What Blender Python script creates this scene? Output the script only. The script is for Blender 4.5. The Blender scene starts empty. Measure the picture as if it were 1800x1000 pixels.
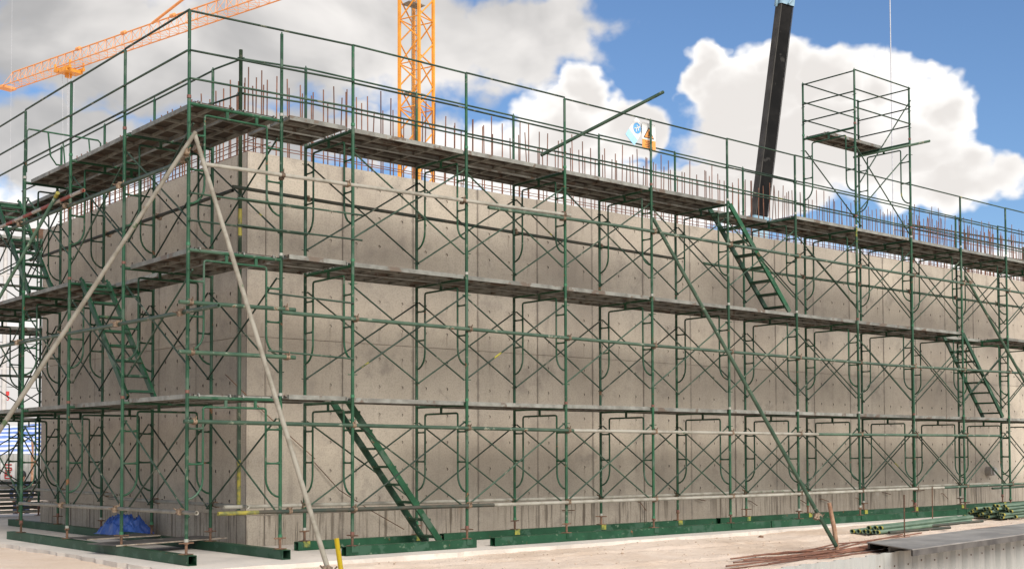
import bpy, math, random
from mathutils import Vector, Matrix
random.seed(7)
R = math.radians
S = bpy.context.scene
COL = S.collection

# ------------------------------------------------------------------ camera
cam_d = bpy.data.cameras.new('camera')
cam = bpy.data.objects.new('camera', cam_d); COL.objects.link(cam)
cam_d.sensor_width = 36.0
cam_d.lens = 2174.03 / 1800 * 36
cam_d.shift_y = 0.1193
cam_d.clip_start = 0.1; cam_d.clip_end = 3000
CY, CP, CR = 0.7054, 0.0374, -0.0034
fw = Vector((math.sin(CY)*math.cos(CP), math.cos(CY)*math.cos(CP), math.sin(CP)))
rt = Vector((math.cos(CY), -math.sin(CY), 0)); up = rt.cross(fw)
r2 = rt*math.cos(CR) + up*math.sin(CR); u2 = -rt*math.sin(CR) + up*math.cos(CR)
cam.matrix_world = Matrix(((r2.x, u2.x, -fw.x, -6.3987), (r2.y, u2.y, -fw.y, -13.3029), (r2.z, u2.z, -fw.z, 1.2713), (0, 0, 0, 1)))
S.camera = cam

# ------------------------------------------------------------------ light
SUN_DIR = Vector((-0.17, -0.84, 0.66)).normalized()
sun_d = bpy.data.lights.new('sun', 'SUN'); sun_d.energy = 3.5; sun_d.angle = R(38); sun_d.color = (1.0, 0.95, 0.87)
sun = bpy.data.objects.new('sun', sun_d); COL.objects.link(sun)
sun.rotation_euler = SUN_DIR.to_track_quat('Z', 'Y').to_euler(); sun.location = (10, -20, 40)
S.view_settings.view_transform = 'Standard'; S.view_settings.look = 'None'
S.view_settings.exposure = 0.42; S.view_settings.gamma = 1.0; S.view_settings.use_curve_mapping = False

class NT:
    """small node-tree helper"""
    def __init__(s, tree): s.t = tree; s.n = tree.nodes; s.l = tree.links
    def node(s, typ, **kw):
        n = s.n.new(typ)
        for k, v in kw.items(): setattr(n, k, v)
        return n
    def put(s, sock, v):
        if hasattr(v, 'is_linked') or isinstance(v, bpy.types.NodeSocket): s.l.new(v, sock)
        elif isinstance(v, (tuple, list)) and len(v) == 3 and sock.type == 'RGBA': sock.default_value = (*v, 1)
        else: sock.default_value = v
    def m(s, op, a, b=None, c=None, clamp=False):
        n = s.node('ShaderNodeMath', operation=op, use_clamp=clamp); s.put(n.inputs[0], a)
        if b is not None: s.put(n.inputs[1], b)
        if c is not None: s.put(n.inputs[2], c)
        return n.outputs[0]
    def vm(s, op, a, b=None):
        n = s.node('ShaderNodeVectorMath', operation=op); s.put(n.inputs[0], a)
        if b is not None: s.put(n.inputs[1], b)
        return n.outputs['Value'] if op in ('LENGTH', 'DOT_PRODUCT') else n.outputs[0]
    def mix(s, f, a, b, mode='MIX'):
        n = s.node('ShaderNodeMix', data_type='RGBA', blend_type=mode, clamp_factor=True)
        s.put(n.inputs[0], f); s.put(n.inputs[6], a); s.put(n.inputs[7], b); return n.outputs[2]
    def noise(s, vec, scale, detail=4, rough=0.55, dist=0.0):
        n = s.node('ShaderNodeTexNoise'); s.put(n.inputs['Vector'], vec); s.put(n.inputs['Scale'], scale)
        n.inputs['Detail'].default_value = detail; n.inputs['Roughness'].default_value = rough; n.inputs['Distortion'].default_value = dist
        return n.outputs['Fac']
    def sst(s, v, lo, hi):
        n = s.node('ShaderNodeMapRange', interpolation_type='SMOOTHSTEP'); s.put(n.inputs[0], v)
        s.put(n.inputs[1], lo); s.put(n.inputs[2], hi); return n.outputs[0]
    def lin(s, v, lo, hi, a=0.0, b=1.0):
        n = s.node('ShaderNodeMapRange'); s.put(n.inputs[0], v)
        s.put(n.inputs[1], lo); s.put(n.inputs[2], hi); s.put(n.inputs[3], a); s.put(n.inputs[4], b); return n.outputs[0]
    def sep(s, v):
        n = s.node('ShaderNodeSeparateXYZ'); s.put(n.inputs[0], v); return n.outputs
    def comb(s, x, y, z):
        n = s.node('ShaderNodeCombineXYZ')
        for i, v in enumerate((x, y, z)): s.put(n.inputs[i], v)
        return n.outputs[0]

# ------------------------------------------------------------------ world: blue sky with cumulus and a grey bank
W = bpy.data.worlds.new('World'); S.world = W; W.use_nodes = True
k = NT(W.node_tree); k.n.clear()
tc = k.node('ShaderNodeTexCoord'); D = tc.outputs['Generated']
sky = k.node('ShaderNodeTexSky', sky_type='NISHITA', sun_disc=False)
sky.sun_elevation = math.asin(SUN_DIR.z); sky.sun_rotation = math.atan2(SUN_DIR.x, SUN_DIR.y)
sky.altitude = 50; sky.air_density = 1.0; sky.dust_density = 0.6; sky.ozone_density = 2.0
dx, dy, dz = k.sep(D)
AZ = k.m('MULTIPLY', k.m('ARCTAN2', dx, dy), 180/math.pi)
EL = k.m('MULTIPLY', k.m('ARCSINE', dz), 180/math.pi)
P2 = k.comb(AZ, k.m('MULTIPLY', EL, 1.15), 0.0)
n_big = k.noise(P2, 0.16, 6, 0.58, 0.3)
n_fine = k.noise(P2, 0.55, 4, 0.52, 0.2)
n_edge = k.noise(P2, 1.4, 2, 0.5)
wob = k.m('ADD', k.m('MULTIPLY', k.m('SUBTRACT', n_big, 0.5), 1.0), k.m('ADD', k.m('MULTIPLY', k.m('SUBTRACT', n_fine, 0.5), 0.7), k.m('MULTIPLY', k.m('SUBTRACT', n_edge, 0.5), 0.18)))
WAZ = k.m('ADD', AZ, k.m('MULTIPLY', k.m('SUBTRACT', k.noise(k.vm('ADD', P2, (31.0, 7.0, 2.0)), 0.40, 3, 0.52), 0.5), 4.2))
WEL = k.m('ADD', EL, k.m('MULTIPLY', k.m('SUBTRACT', k.noise(k.vm('ADD', P2, (11.0, 47.0, 5.0)), 0.40, 3, 0.52), 0.5), 3.0))
def blobs(lst):
    acc = None
    for az, el, ra, re in lst:
        x = k.m('DIVIDE', k.m('SUBTRACT', WAZ, az), ra); y = k.m('DIVIDE', k.m('SUBTRACT', WEL, el), re)
        v = k.m('SUBTRACT', 1.0, k.m('SQRT', k.m('ADD', k.m('MULTIPLY', x, x), k.m('MULTIPLY', y, y))))
        acc = v if acc is None else k.m('MAXIMUM', acc, v)
    return acc
# azimuth, elevation, half widths (degrees): a grey bank on the left, heaped white clouds on the right
bank = blobs([(23.5, 17.6, 9.0, 3.6), (32.5, 18.5, 9.5, 3.6), (41.0, 18.6, 5.2, 2.4), (27, 22, 14, 3.2), (20.5, 13.2, 5.5, 2.6), (27.5, 13.6, 4.5, 2.3), (33.5, 14.6, 4.5, 1.5)])
heap = blobs([(44.3, 16.1, 1.7, 1.5), (42.6, 14.9, 2.9, 1.7), (46.2, 14.6, 2.2, 1.5), (41, 13.4, 5.5, 1.7), (49.7, 16.9, 1.6, 1.8), (51.6, 15.9, 3.3, 2.1),
              (54.7, 16.3, 2.9, 1.7), (57.4, 15.6, 2.2, 1.7), (59.7, 14.6, 1.9, 1.7), (54.5, 13.6, 7.2, 2.6), (53.3, 16.6, 2.2, 1.6), (60.0, 11.8, 3.4, 1.6), (57.5, 13.2, 4.2, 2.2), (48, 11.6, 9, 1.6), (19, 8.0, 8, 3.6), (30, 11.0, 9, 1.5), (22, 3.5, 20, 4), (50, 6, 22, 3.2)])
c_bank = k.sst(k.m('ADD', bank, k.m('MULTIPLY', wob, 0.75)), 0.0, 0.36)
c_heap = k.sst(k.m('ADD', heap, k.m('MULTIPLY', wob, 0.7)), -0.04, 0.26)
# beyond the view the same broken cloud goes on
n_out = k.noise(D, 2.6, 6, 0.58, 0.4)
far = k.m('MAXIMUM', k.sst(k.m('ABSOLUTE', k.m('SUBTRACT', AZ, 40.5)), 25, 33), k.sst(EL, 21, 27))
c_out = k.m('MULTIPLY', k.sst(n_out, 0.44, 0.60), far)
g_noise = k.noise(k.comb(AZ, k.m('MULTIPLY', EL, 1.6), 3.0), 0.17, 4, 0.5, 0.25)
skyc = k.mix(1.0, sky.outputs[0], (0.80, 0.95, 1.12), 'MULTIPLY')
bank_col = k.mix(k.sst(k.m('ADD', g_noise, k.m('MULTIPLY', k.m('SUBTRACT', AZ, 31), 0.012)), 0.18, 0.80), (3.9, 3.82, 3.75), (8.3, 7.95, 7.6))
heap_col = k.mix(k.sst(k.m('ADD', heap, k.m('MULTIPLY', k.m('SUBTRACT', g_noise, 0.5), 1.7)), 0.05, 0.70), (9.5, 9.25, 8.95), (6.9, 6.6, 6.35))
out_col = k.mix(k.sst(n_out, 0.5, 0.75), (9.5, 9.2, 8.9), (6.3, 6.05, 5.85))
col = k.mix(c_out, skyc, out_col)
col = k.mix(k.m('MULTIPLY', c_bank, 0.97), col, bank_col)
col = k.mix(c_heap, col, heap_col)
bg = k.node('ShaderNodeBackground'); k.put(bg.inputs[0], col); bg.inputs[1].default_value = 0.092
W.cycles.sampling_method = 'MANUAL'; W.cycles.sample_map_resolution = 512
wo = k.node('ShaderNodeOutputWorld'); k.l.new(bg.outputs[0], wo.inputs[0])

# ------------------------------------------------------------------ materials
def newmat(name):
    m = bpy.data.materials.new(name); m.use_nodes = True
    t = NT(m.node_tree); t.n.clear()
    b = t.node('ShaderNodeBsdfPrincipled'); o = t.node('ShaderNodeOutputMaterial'); t.l.new(b.outputs[0], o.inputs[0])
    return m, t, b
def coords(t, jitter=True):
    tc = t.node('ShaderNodeTexCoord'); v = tc.outputs['Object']
    oi = t.node('ShaderNodeObjectInfo')
    if jitter: v = t.vm('ADD', v, t.comb(t.m('MULTIPLY', oi.outputs['Random'], 37.0), t.m('MULTIPLY', oi.outputs['Random'], 91.0), t.m('MULTIPLY', oi.outputs['Random'], 13.0)))
    return v, oi.outputs['Random']
def bump(t, b, h, strength, dist):
    n = t.node('ShaderNodeBump'); n.inputs['Strength'].default_value = strength; n.inputs['Distance'].default_value = dist
    t.put(n.inputs['Height'], h); t.l.new(n.outputs[0], b.inputs['Normal'])
def simple(name, a, c, scale=6.0, rough=0.6, metal=0.0, lo=0.35, hi=0.65, jitter=True, spot=None, bmp=0.0, var=0.0, spec=0.5, tint=None):
    """two-tone weathered surface; spot=(colour, threshold, scale) adds patches"""
    m, t, b = newmat(name); v, rnd = coords(t, jitter)
    f = t.sst(t.noise(v, scale, 6, 0.62), lo, hi); colr = t.mix(f, a, c)
    if var: colr = t.mix(1.0, colr, t.mix(rnd, (1-var,)*3, (1+var,)*3), 'MULTIPLY')
    b.inputs['Specular IOR Level'].default_value = spec
    if tint: colr = t.mix(t.m('MULTIPLY', t.m('FRACT', t.m('MULTIPLY', rnd, 7.31)), 0.55), colr, tint)
    if spot:
        for sc, th, ss in spot:
            g = t.sst(t.noise(t.vm('ADD', v, (5.3, 1.7, 9.1)), ss, 5, 0.6), th, th+0.05); colr = t.mix(g, colr, sc)
    t.put(b.inputs['Base Color'], colr); b.inputs['Roughness'].default_value = rough; b.inputs['Metallic'].default_value = metal
    if bmp: bump(t, b, t.noise(v, scale*6, 4), bmp, 0.01)
    return m
YEL = (0.34, 0.30, 0.03); RUST = (0.17, 0.072, 0.032)
M = {}
GA, GB = (0.007, 0.045, 0.018), (0.018, 0.082, 0.038)
M['green'] = simple('green_paint', GA, GB, 5, 0.48, 0, 0.3, 0.7, spot=[((0.10, 0.13, 0.09), 0.61, 9), ((0.055, 0.10, 0.065), 0.56, 2.5), (YEL, 0.69, 1.3), (RUST, 0.65, 7)], var=0.35, spec=0.3, tint=(0.024, 0.062, 0.038))
M['green_thin'] = simple('green_brace_paint', (0.012, 0.032, 0.020), (0.040, 0.070, 0.045), 4, 0.5, 0, 0.3, 0.7, spot=[((0.14, 0.15, 0.11), 0.61, 6), (YEL, 0.67, 1.1)], var=0.4, spec=0.3)
M['green_tube'] = simple('green_tube_paint', (0.024, 0.062, 0.036), (0.062, 0.108, 0.066), 4, 0.55, 0, 0.3, 0.7, spot=[((0.20, 0.22, 0.16), 0.60, 6), (RUST, 0.66, 6), (YEL, 0.74, 1.4)], var=0.2)
M['dark_tube'] = simple('rust_stained_green_tube', (0.022, 0.036, 0.025), (0.06, 0.052, 0.036), 5, 0.65, 0, 0.35, 0.65, var=0.15)
M['green_beam'] = simple('green_beam_paint', (0.006, 0.040, 0.017), (0.014, 0.066, 0.031), 2.5, 0.5, 0, 0.3, 0.7, spot=[((0.11, 0.15, 0.10), 0.635, 13), ((0.030, 0.075, 0.045), 0.54, 3.5), (RUST, 0.67, 9)], var=0.15, spec=0.3)
M['pale_tube'] = simple('plaster_splashed_tube', (0.36, 0.34, 0.285), (0.24, 0.22, 0.175), 5, 0.7, 0, 0.4, 0.66, spot=[((0.10, 0.15, 0.08), 0.65, 4), ((0.25, 0.15, 0.08), 0.69, 6)], var=0.12)
M['galv'] = simple('galvanised_steel', (0.25, 0.25, 0.22), (0.15, 0.145, 0.125), 5, 0.55, 0.25, spot=[((0.13, 0.10, 0.075), 0.56, 3.5), ((0.20, 0.12, 0.065), 0.67, 8)], var=0.22)
M['plank_sheet'] = simple('dirty_shaded_plank_sheet', (0.085, 0.064, 0.046), (0.032, 0.023, 0.016), 3, 0.85, 0, 0.35, 0.65, spot=[((0.13, 0.115, 0.095), 0.63, 4)], var=0.3)  # brown dirt, colour darkened further to stand in for shade under decks
M['rust'] = simple('rusty_steel', (0.165, 0.088, 0.050), (0.085, 0.048, 0.030), 9, 0.85, 0, var=0.3)
M['rebar'] = simple('rusty_rebar', (0.225, 0.100, 0.060), (0.13, 0.058, 0.037), 6, 0.85, 0, var=0.35)
M['coupler'] = simple('plated_coupler', (0.25, 0.18, 0.12), (0.11, 0.072, 0.046), 30, 0.6, 0.3, var=0.3)
M['dusty_tube'] = simple('dusty_green_tube', (0.055, 0.105, 0.066), (0.11, 0.165, 0.11), 3, 0.6, 0, 0.3, 0.7, var=0.15)
M['old_yellow'] = simple('worn_yellow_paint', (0.30, 0.255, 0.035), (0.12, 0.125, 0.04), 9, 0.6, 0, 0.45, 0.62)
M['yellow'] = simple('yellow_paint', (0.62, 0.47, 0.02), (0.40, 0.33, 0.05), 8, 0.5, 0, 0.5, 0.7)
M['clip'] = simple('yellow_green_clip', (0.26, 0.25, 0.04), (0.07, 0.12, 0.04), 7, 0.6, 0, 0.5, 0.62, var=0.2)
M['crane'] = simple('crane_orange', (0.80, 0.33, 0.035), (0.64, 0.25, 0.03), 1.5, 0.45)
M['crane_jib'] = simple('crane_jib_hazed_orange', (0.82, 0.36, 0.13), (0.72, 0.30, 0.10), 1.5, 0.5)  # orange paled to put distance haze into the jib colour
M['boom_shaded_black'] = simple('boom_shaded_black', (0.006, 0.006, 0.006), (0.016, 0.015, 0.014), 1.2, 0.75, 0, 0.4, 0.75, spot=[((0.035, 0.033, 0.03), 0.64, 2.2)], spec=0.12)  # near black: shade painted into the wide faces of the boom
M['boom_lit_grey'] = simple('boom_lit_grey', (0.055, 0.051, 0.046), (0.10, 0.093, 0.083), 1.2, 0.75, spec=0.2)  # lighter copy: light painted into the narrow boom faces, also edge strips
M['boom_blue'] = simple('boom_blue', (0.20, 0.33, 0.42), (0.28, 0.41, 0.49), 2, 0.5, spot=[(RUST, 0.66, 4)])
M['tarp'] = simple('blue_tarpaulin', (0.018, 0.055, 0.24), (0.035, 0.10, 0.36), 3, 0.38)
M['ply'] = simple('dark_plywood', (0.045, 0.042, 0.040), (0.10, 0.092, 0.084), 3, 0.55, 0, spot=[((0.30, 0.26, 0.21), 0.64, 3)])
M['ply_edge'] = simple('plywood_edge', (0.40, 0.34, 0.27), (0.22, 0.17, 0.13), 12, 0.8)
M['panel_top'] = simple('grey_form_panel', (0.19, 0.18, 0.168), (0.33, 0.31, 0.285), 1.6, 0.5, 0, 0.35, 0.7, spot=[((0.42, 0.36, 0.30), 0.66, 5)])
M['black'] = simple('black', (0.008,)*3, (0.015,)*3, 3, 0.7)
M['white'] = simple('white_board', (0.72, 0.72, 0.71), (0.62, 0.62, 0.60), 4, 0.5)
M['red'] = simple('red_paint', (0.50, 0.035, 0.03), (0.38, 0.03, 0.025), 5, 0.5)
M['blue'] = simple('sign_blue', (0.09, 0.32, 0.64), (0.12, 0.37, 0.68), 5, 0.4)
M['blue_pale'] = simple('sign_pale_blue', (0.30, 0.55, 0.80), (0.38, 0.62, 0.83), 5, 0.4)
M['orange'] = simple('sign_orange', (0.78, 0.30, 0.06), (0.74, 0.33, 0.10), 5, 0.4)
M['wood'] = simple('weathered_wood', (0.36, 0.22, 0.14), (0.20, 0.10, 0.055), 9, 0.85)
M['skin'] = simple('skin', (0.30, 0.16, 0.10), (0.33, 0.18, 0.12), 4, 0.6)
M['straw'] = simple('straw_hat', (0.45, 0.30, 0.12), (0.36, 0.22, 0.08), 14, 0.8)
M['orange_cloth'] = simple('orange_cloth', (0.75, 0.10, 0.03), (0.65, 0.08, 0.02), 6, 0.8)
M['dark_cloth'] = simple('dark_blue_cloth', (0.02, 0.025, 0.05), (0.04, 0.06, 0.12), 6, 0.85)
M['pole'] = simple('concrete_pole', (0.50, 0.48, 0.46), (0.42, 0.40, 0.38), 3, 0.9)
M['stone'] = simple('stones', (0.55, 0.42, 0.31), (0.36, 0.27, 0.20), 9, 0.9)
M['wire'] = simple('pale_rope', (0.55, 0.55, 0.58), (0.45, 0.45, 0.47), 9, 0.6)

# band at the leg joints: white, red or plain
m, t, b = newmat('joint_band'); v, rnd = coords(t)
c = t.mix(t.m('GREATER_THAN', rnd, 0.45), (0.30, 0.30, 0.26), (0.15, 0.06, 0.042)); c = t.mix(t.m('GREATER_THAN', rnd, 0.7), c, (0.03, 0.14, 0.065))
t.put(b.inputs['Base Color'], c); b.inputs['Roughness'].default_value = 0.6; M['band'] = m

# red and white striped tube
m, t, b = newmat('red_white_tube'); v, rnd = coords(t, False); x, y, z = t.sep(v)
st = t.m('GREATER_THAN', t.m('FRACT', t.m('MULTIPLY', y, 1.35)), 0.5)
c = t.mix(st, (0.46, 0.42, 0.36), (0.30, 0.055, 0.035)); c = t.mix(t.sst(t.noise(v, 9, 5), 0.55, 0.7), c, (0.25, 0.2, 0.15))
t.put(b.inputs['Base Color'], c); b.inputs['Roughness'].default_value = 0.65; M['red_white'] = m

# blue and white striped awning cloth
m, t, b = newmat('striped_awning'); v, rnd = coords(t, False); x, y, z = t.sep(v)
w_ = t.m('ADD', t.m('MULTIPLY', z, 6.5), t.m('MULTIPLY', t.noise(v, 1.5, 3), 1.0))
c = t.mix(t.sst(t.m('FRACT', w_), 0.30, 0.62), (0.62, 0.65, 0.70), (0.13, 0.21, 0.48))
t.put(b.inputs['Base Color'], c); b.inputs['Roughness'].default_value = 0.7; M['awning'] = m

# cast concrete: world-wide stains, streaks, pores; tone changes a little from panel to panel
def concrete(name, kicker=False):
    m, t, b = newmat(name)
    g = t.node('ShaderNodeNewGeometry'); pos = g.outputs['Position']; x, y, z = t.sep(pos)
    u = t.m('ADD', x, y); oi = t.node('ShaderNodeObjectInfo')
    q = t.comb(u, t.m('MULTIPLY', t.m('SUBTRACT', x, y), 0.3), z)
    big = t.noise(q, 0.55, 5, 0.6, 0.3); med = t.noise(q, 2.3, 6, 0.65)
    streak = t.noise(t.comb(t.m('MULTIPLY', u, 5.0), 0.0, t.m('MULTIPLY', z, 0.5)), 1.0, 5, 0.65)
    fine = t.noise(pos, 42, 3, 0.6)
    c = t.mix(t.sst(big, 0.32, 0.68), (0.350, 0.298, 0.238), (0.470, 0.408, 0.328))
    c = t.mix(t.m('MULTIPLY', t.sst(med, 0.50, 0.72), 0.7), c, (0.265, 0.228, 0.19))
    c = t.mix(t.m('MULTIPLY', t.sst(streak, 0.52, 0.74), 0.42), c, (0.24, 0.205, 0.17))
    c = t.mix(t.m('MULTIPLY', t.sst(t.noise(q, 1.1, 6, 0.7, 0.6), 0.62, 0.74), 0.45), c, (0.50, 0.455, 0.40))
    c = t.mix(1.0, c, t.mix(oi.outputs['Random'], (0.94, 0.94, 0.945), (1.05, 1.05, 1.04)), 'MULTIPLY')
    c = t.mix(t.m('MULTIPLY', t.m('SUBTRACT', fine, 0.45), 1.5), c, (0.16, 0.145, 0.13))
    lx, ly, lz = t.sep(t.node('ShaderNodeTexCoord').outputs['Object'])
    ed = t.m('MINIMUM', t.m('ABSOLUTE', lx), t.m('ABSOLUTE', t.m('SUBTRACT', lx, 1.259)))
    leak = t.m('MULTIPLY', t.sst(t.m('ADD', ed, t.m('MULTIPLY', t.m('SUBTRACT', t.noise(t.comb(u, 0, t.m('MULTIPLY', z, 2.5)), 3.0, 4, 0.65), 0.5), 0.10)), 0.035, 0.0), 0.6)
    c = t.mix(leak, c, (0.17, 0.145, 0.118))
    if not kicker:
        row = t.m('DIVIDE', t.m('SUBTRACT', lz, 0.19), 0.4135); fr = t.m('FRACT', row)
        hx = t.m('MINIMUM', t.m('MINIMUM', t.m('ABSOLUTE', t.m('SUBTRACT', lx, 0.23)), t.m('ABSOLUTE', t.m('SUBTRACT', lx, 0.64))), t.m('ABSOLUTE', t.m('SUBTRACT', lx, 1.055)))
        gate_ = t.sst(t.noise(q, 1.9, 2, 0.5), 0.45, 0.62)
        dr = t.m('MULTIPLY', t.m('MULTIPLY', t.sst(fr, 0.45, 1.0), t.sst(hx, 0.022, 0.006)), t.m('MULTIPLY', gate_, 0.45))
        c = t.mix(dr, c, (0.155, 0.125, 0.095))
        pat = t.sst(t.noise(t.vm('ADD', q, (9.0, 4.0, 2.0)), 1.3, 7, 0.75, 0.8), 0.64, 0.67)
        c = t.mix(t.m('MULTIPLY', pat, 0.45), c, (0.21, 0.185, 0.155))
    vo = t.node('ShaderNodeTexVoronoi'); t.put(vo.inputs['Vector'], pos); vo.inputs['Scale'].default_value = 11
    pore = t.m('MULTIPLY', t.m('LESS_THAN', vo.outputs['Distance'], t.m('MULTIPLY', t.sst(med, 0.45, 0.7), 0.13)), 0.6)
    c = t.mix(pore, c, (0.10, 0.088, 0.075))
    if kicker:
        drip = t.noise(t.comb(t.m('MULTIPLY', u, 15.0), 0.0, t.m('MULTIPLY', z, 0.55)), 1.0, 4, 0.7)
        gate = t.sst(t.noise(t.comb(u, 0, 0), 0.8, 3), 0.33, 0.55)
        c = t.mix(t.m('MULTIPLY', t.m('MULTIPLY', t.sst(drip, 0.50, 0.60), gate), 0.9), c, (0.10, 0.078, 0.055))
        rs = t.noise(t.comb(t.m('MULTIPLY', u, 3.0), 0.0, t.m('MULTIPLY', z, 0.8)), 1.0, 4, 0.6)
        c = t.mix(t.m('MULTIPLY', t.sst(rs, 0.66, 0.76), 0.55), c, (0.30, 0.17, 0.075))
    t.put(b.inputs['Base Color'], c); b.inputs['Roughness'].default_value = 0.88
    bump(t, b, t.m('ADD', t.m('MULTIPLY', fine, 0.5), t.m('ADD', t.m('MULTIPLY', med, 1.2), t.m('MULTIPLY', pore, -1.5))), 0.35, 0.006)
    return m
M['concrete'] = concrete('cast_concrete'); M['kicker'] = concrete('stained_concrete', True)
M['hole'] = simple('tie_hole_shade', (0.045, 0.038, 0.032), (0.075, 0.062, 0.05), 20, 0.95)  # dark lining paints the shade inside the recessed holes

m, t, b = newmat('sand'); g = t.node('ShaderNodeNewGeometry'); pos = g.outputs['Position']
n1 = t.noise(pos, 0.45, 6, 0.6); n2 = t.noise(pos, 3.2, 6, 0.65, 0.4); n3 = t.noise(pos, 38, 4, 0.7)
c = t.mix(t.sst(n1, 0.3, 0.7), (0.58, 0.44, 0.325), (0.70, 0.57, 0.46)); c = t.mix(t.m('MULTIPLY', t.sst(n2, 0.52, 0.72), 0.6), c, (0.74, 0.63, 0.51))
c = t.mix(t.m('MULTIPLY', t.sst(t.noise(pos, 1.4, 5, 0.7), 0.6, 0.72), 0.5), c, (0.44, 0.31, 0.215)); c = t.mix(t.m('MULTIPLY', t.sst(n3, 0.60, 0.75), 0.5), c, (0.36, 0.26, 0.185))
t.put(b.inputs['Base Color'], c); b.inputs['Roughness'].default_value = 0.95
bump(t, b, t.m('ADD', n3, t.m('MULTIPLY', n2, 2.5)), 0.8, 0.02); M['sand'] = m

m, t, b = newmat('blinding_concrete'); g = t.node('ShaderNodeNewGeometry'); pos = g.outputs['Position']
n1 = t.noise(pos, 0.9, 6, 0.65); n2 = t.noise(pos, 7, 5, 0.65); n3 = t.noise(pos, 60, 3, 0.6)
c = t.mix(t.sst(n1, 0.3, 0.7), (0.46, 0.42, 0.37), (0.60, 0.535, 0.465)); c = t.mix(t.m('MULTIPLY', t.sst(n2, 0.55, 0.75), 0.5), c, (0.33, 0.275, 0.225))
t.put(b.inputs['Base Color'], c); b.inputs['Roughness'].default_value = 0.92; bump(t, b, t.m('ADD', n3, n2), 0.4, 0.006); M['slab'] = m

m, t, b = newmat('weathered_sheet'); v, rnd = coords(t); x, y, z = t.sep(v)
st = t.noise(t.comb(t.m('MULTIPLY', x, 9.0), y, t.m('MULTIPLY', z, 1.2)), 1.0, 5, 0.65)
c = t.mix(t.sst(st, 0.4, 0.65), (0.41, 0.41, 0.385), (0.35, 0.352, 0.33)); c = t.mix(t.sst(t.noise(v, 2, 5), 0.6, 0.75), c, (0.46, 0.46, 0.44))
t.put(b.inputs['Base Color'], c); b.inputs['Roughness'].default_value = 0.5; b.inputs['Metallic'].default_value = 0.2; M['sheet'] = m

# ------------------------------------------------------------------ mesh builder
class MB:
    def __init__(s): s.v = []; s.f = []; s.mi = []; s.sm = []
    def quad(s, vs, mi=0, sm=False):
        b = len(s.v); s.v += [tuple(p) for p in vs]; s.f.append(tuple(range(b, b+len(vs)))); s.mi.append(mi); s.sm.append(sm); return s
    def box(s, lo, hi, mi=0, mat=None):
        x0, y0, z0 = lo; x1, y1, z1 = hi
        P = [Vector(p) for p in ((x0,y0,z0),(x1,y0,z0),(x1,y1,z0),(x0,y1,z0),(x0,y0,z1),(x1,y0,z1),(x1,y1,z1),(x0,y1,z1))]
        if mat: P = [mat @ p for p in P]
        b = len(s.v); s.v += [tuple(p) for p in P]
        for f in ((0,3,2,1),(4,5,6,7),(0,1,5,4),(1,2,6,5),(2,3,7,6),(3,0,4,7)):
            s.f.append(tuple(b+i for i in f)); s.mi.append(mi); s.sm.append(False)
        return s
    def tube(s, pts, r, n=10, mi=0, caps=True, hollow=0.0, closed=False):
        pts = [Vector(p) for p in pts]; rs = r if isinstance(r, (list, tuple)) else [r]*len(pts)
        rings = []; prev = None
        for i, p in enumerate(pts):
            if closed: d = pts[(i+1) % len(pts)] - pts[i-1]
            else: d = (pts[min(i+1, len(pts)-1)] - pts[max(i-1, 0)])
            d.normalize()
            if prev is None:
                a = Vector((0, 0, 1)) if abs(d.z) < 0.9 else Vector((1, 0, 0)); e1 = d.cross(a).normalized()
            else: e1 = (prev - d*prev.dot(d)).normalized()
            prev = e1; e2 = d.cross(e1); b = len(s.v)
            s.v += [tuple(p + (e1*math.cos(2*math.pi*j/n) + e2*math.sin(2*math.pi*j/n))*rs[i]) for j in range(n)]
            rings.append(b)
        m = len(rings)
        for i in range(m if closed else m-1):
            a, c = rings[i], rings[(i+1) % m]
            for j in range(n):
                s.f.append((a+j, a+(j+1) % n, c+(j+1) % n, c+j)); s.mi.append(mi); s.sm.append(True)
        if closed: return s
        for idx, (ri, flip) in enumerate(((0, True), (m-1, False))):
            if hollow:
                d = (pts[1]-pts[0] if flip else pts[-2]-pts[-1]).normalized()*0.25
                c0 = pts[0] if flip else pts[-1]; k_ = hollow/rs[ri]; b = len(s.v); base = rings[ri]
                inner = [c0 + (Vector(s.v[base+j])-c0)*k_ for j in range(n)]
                s.v += [tuple(p) for p in inner] + [tuple(p+d) for p in inner]
                for j in range(n):
                    q = (j+1) % n
                    s.f.append((base+j, b+j, b+q, base+q)); s.mi.append(mi); s.sm.append(False)
                    s.f.append((b+j, b+n+j, b+n+q, b+q)); s.mi.append(mi); s.sm.append(True)
                s.f.append(tuple(b+n+j for j in range(n))); s.mi.append(mi); s.sm.append(False)
            elif caps:
                b = len(s.v); s.v += [s.v[rings[ri]+j] for j in range(n)]
                s.f.append(tuple(b+j for j in (range(n-1, -1, -1) if flip else range(n)))); s.mi.append(mi); s.sm.append(False)
        return s
    def mesh(s, name, mats):
        me = bpy.data.meshes.new(name); me.from_pydata(s.v, [], s.f)
        for m_ in (mats if isinstance(mats, (list, tuple)) else [mats]): me.materials.append(M[m_] if isinstance(m_, str) else m_)
        me.polygons.foreach_set('material_index', s.mi); me.polygons.foreach_set('use_smooth', s.sm); me.update(); return me
def wpos(o):
    p = Vector(o.location)
    if o.parent: p = o.parent.matrix_local @ p if not o.parent.parent else (o.parent.parent.matrix_local @ o.parent.matrix_local) @ p
    return p
def obj(name, data, parent=None, loc=(0, 0, 0), rot=None, label=None, cat=None, group=None, kind=None):
    """loc is in the parent's space"""
    o = bpy.data.objects.new(name, data); COL.objects.link(o); o.parent = parent; o.location = loc
    if rot is not None: o.rotation_euler = rot
    for a, v in (('label', label), ('category', cat), ('group', group), ('kind', kind)):
        if v: o[a] = v
    return o
def thing(name, label, cat, loc=(0, 0, 0), group=None, rot=None): return obj(name, None, None, loc, rot, label, cat, group)
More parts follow.
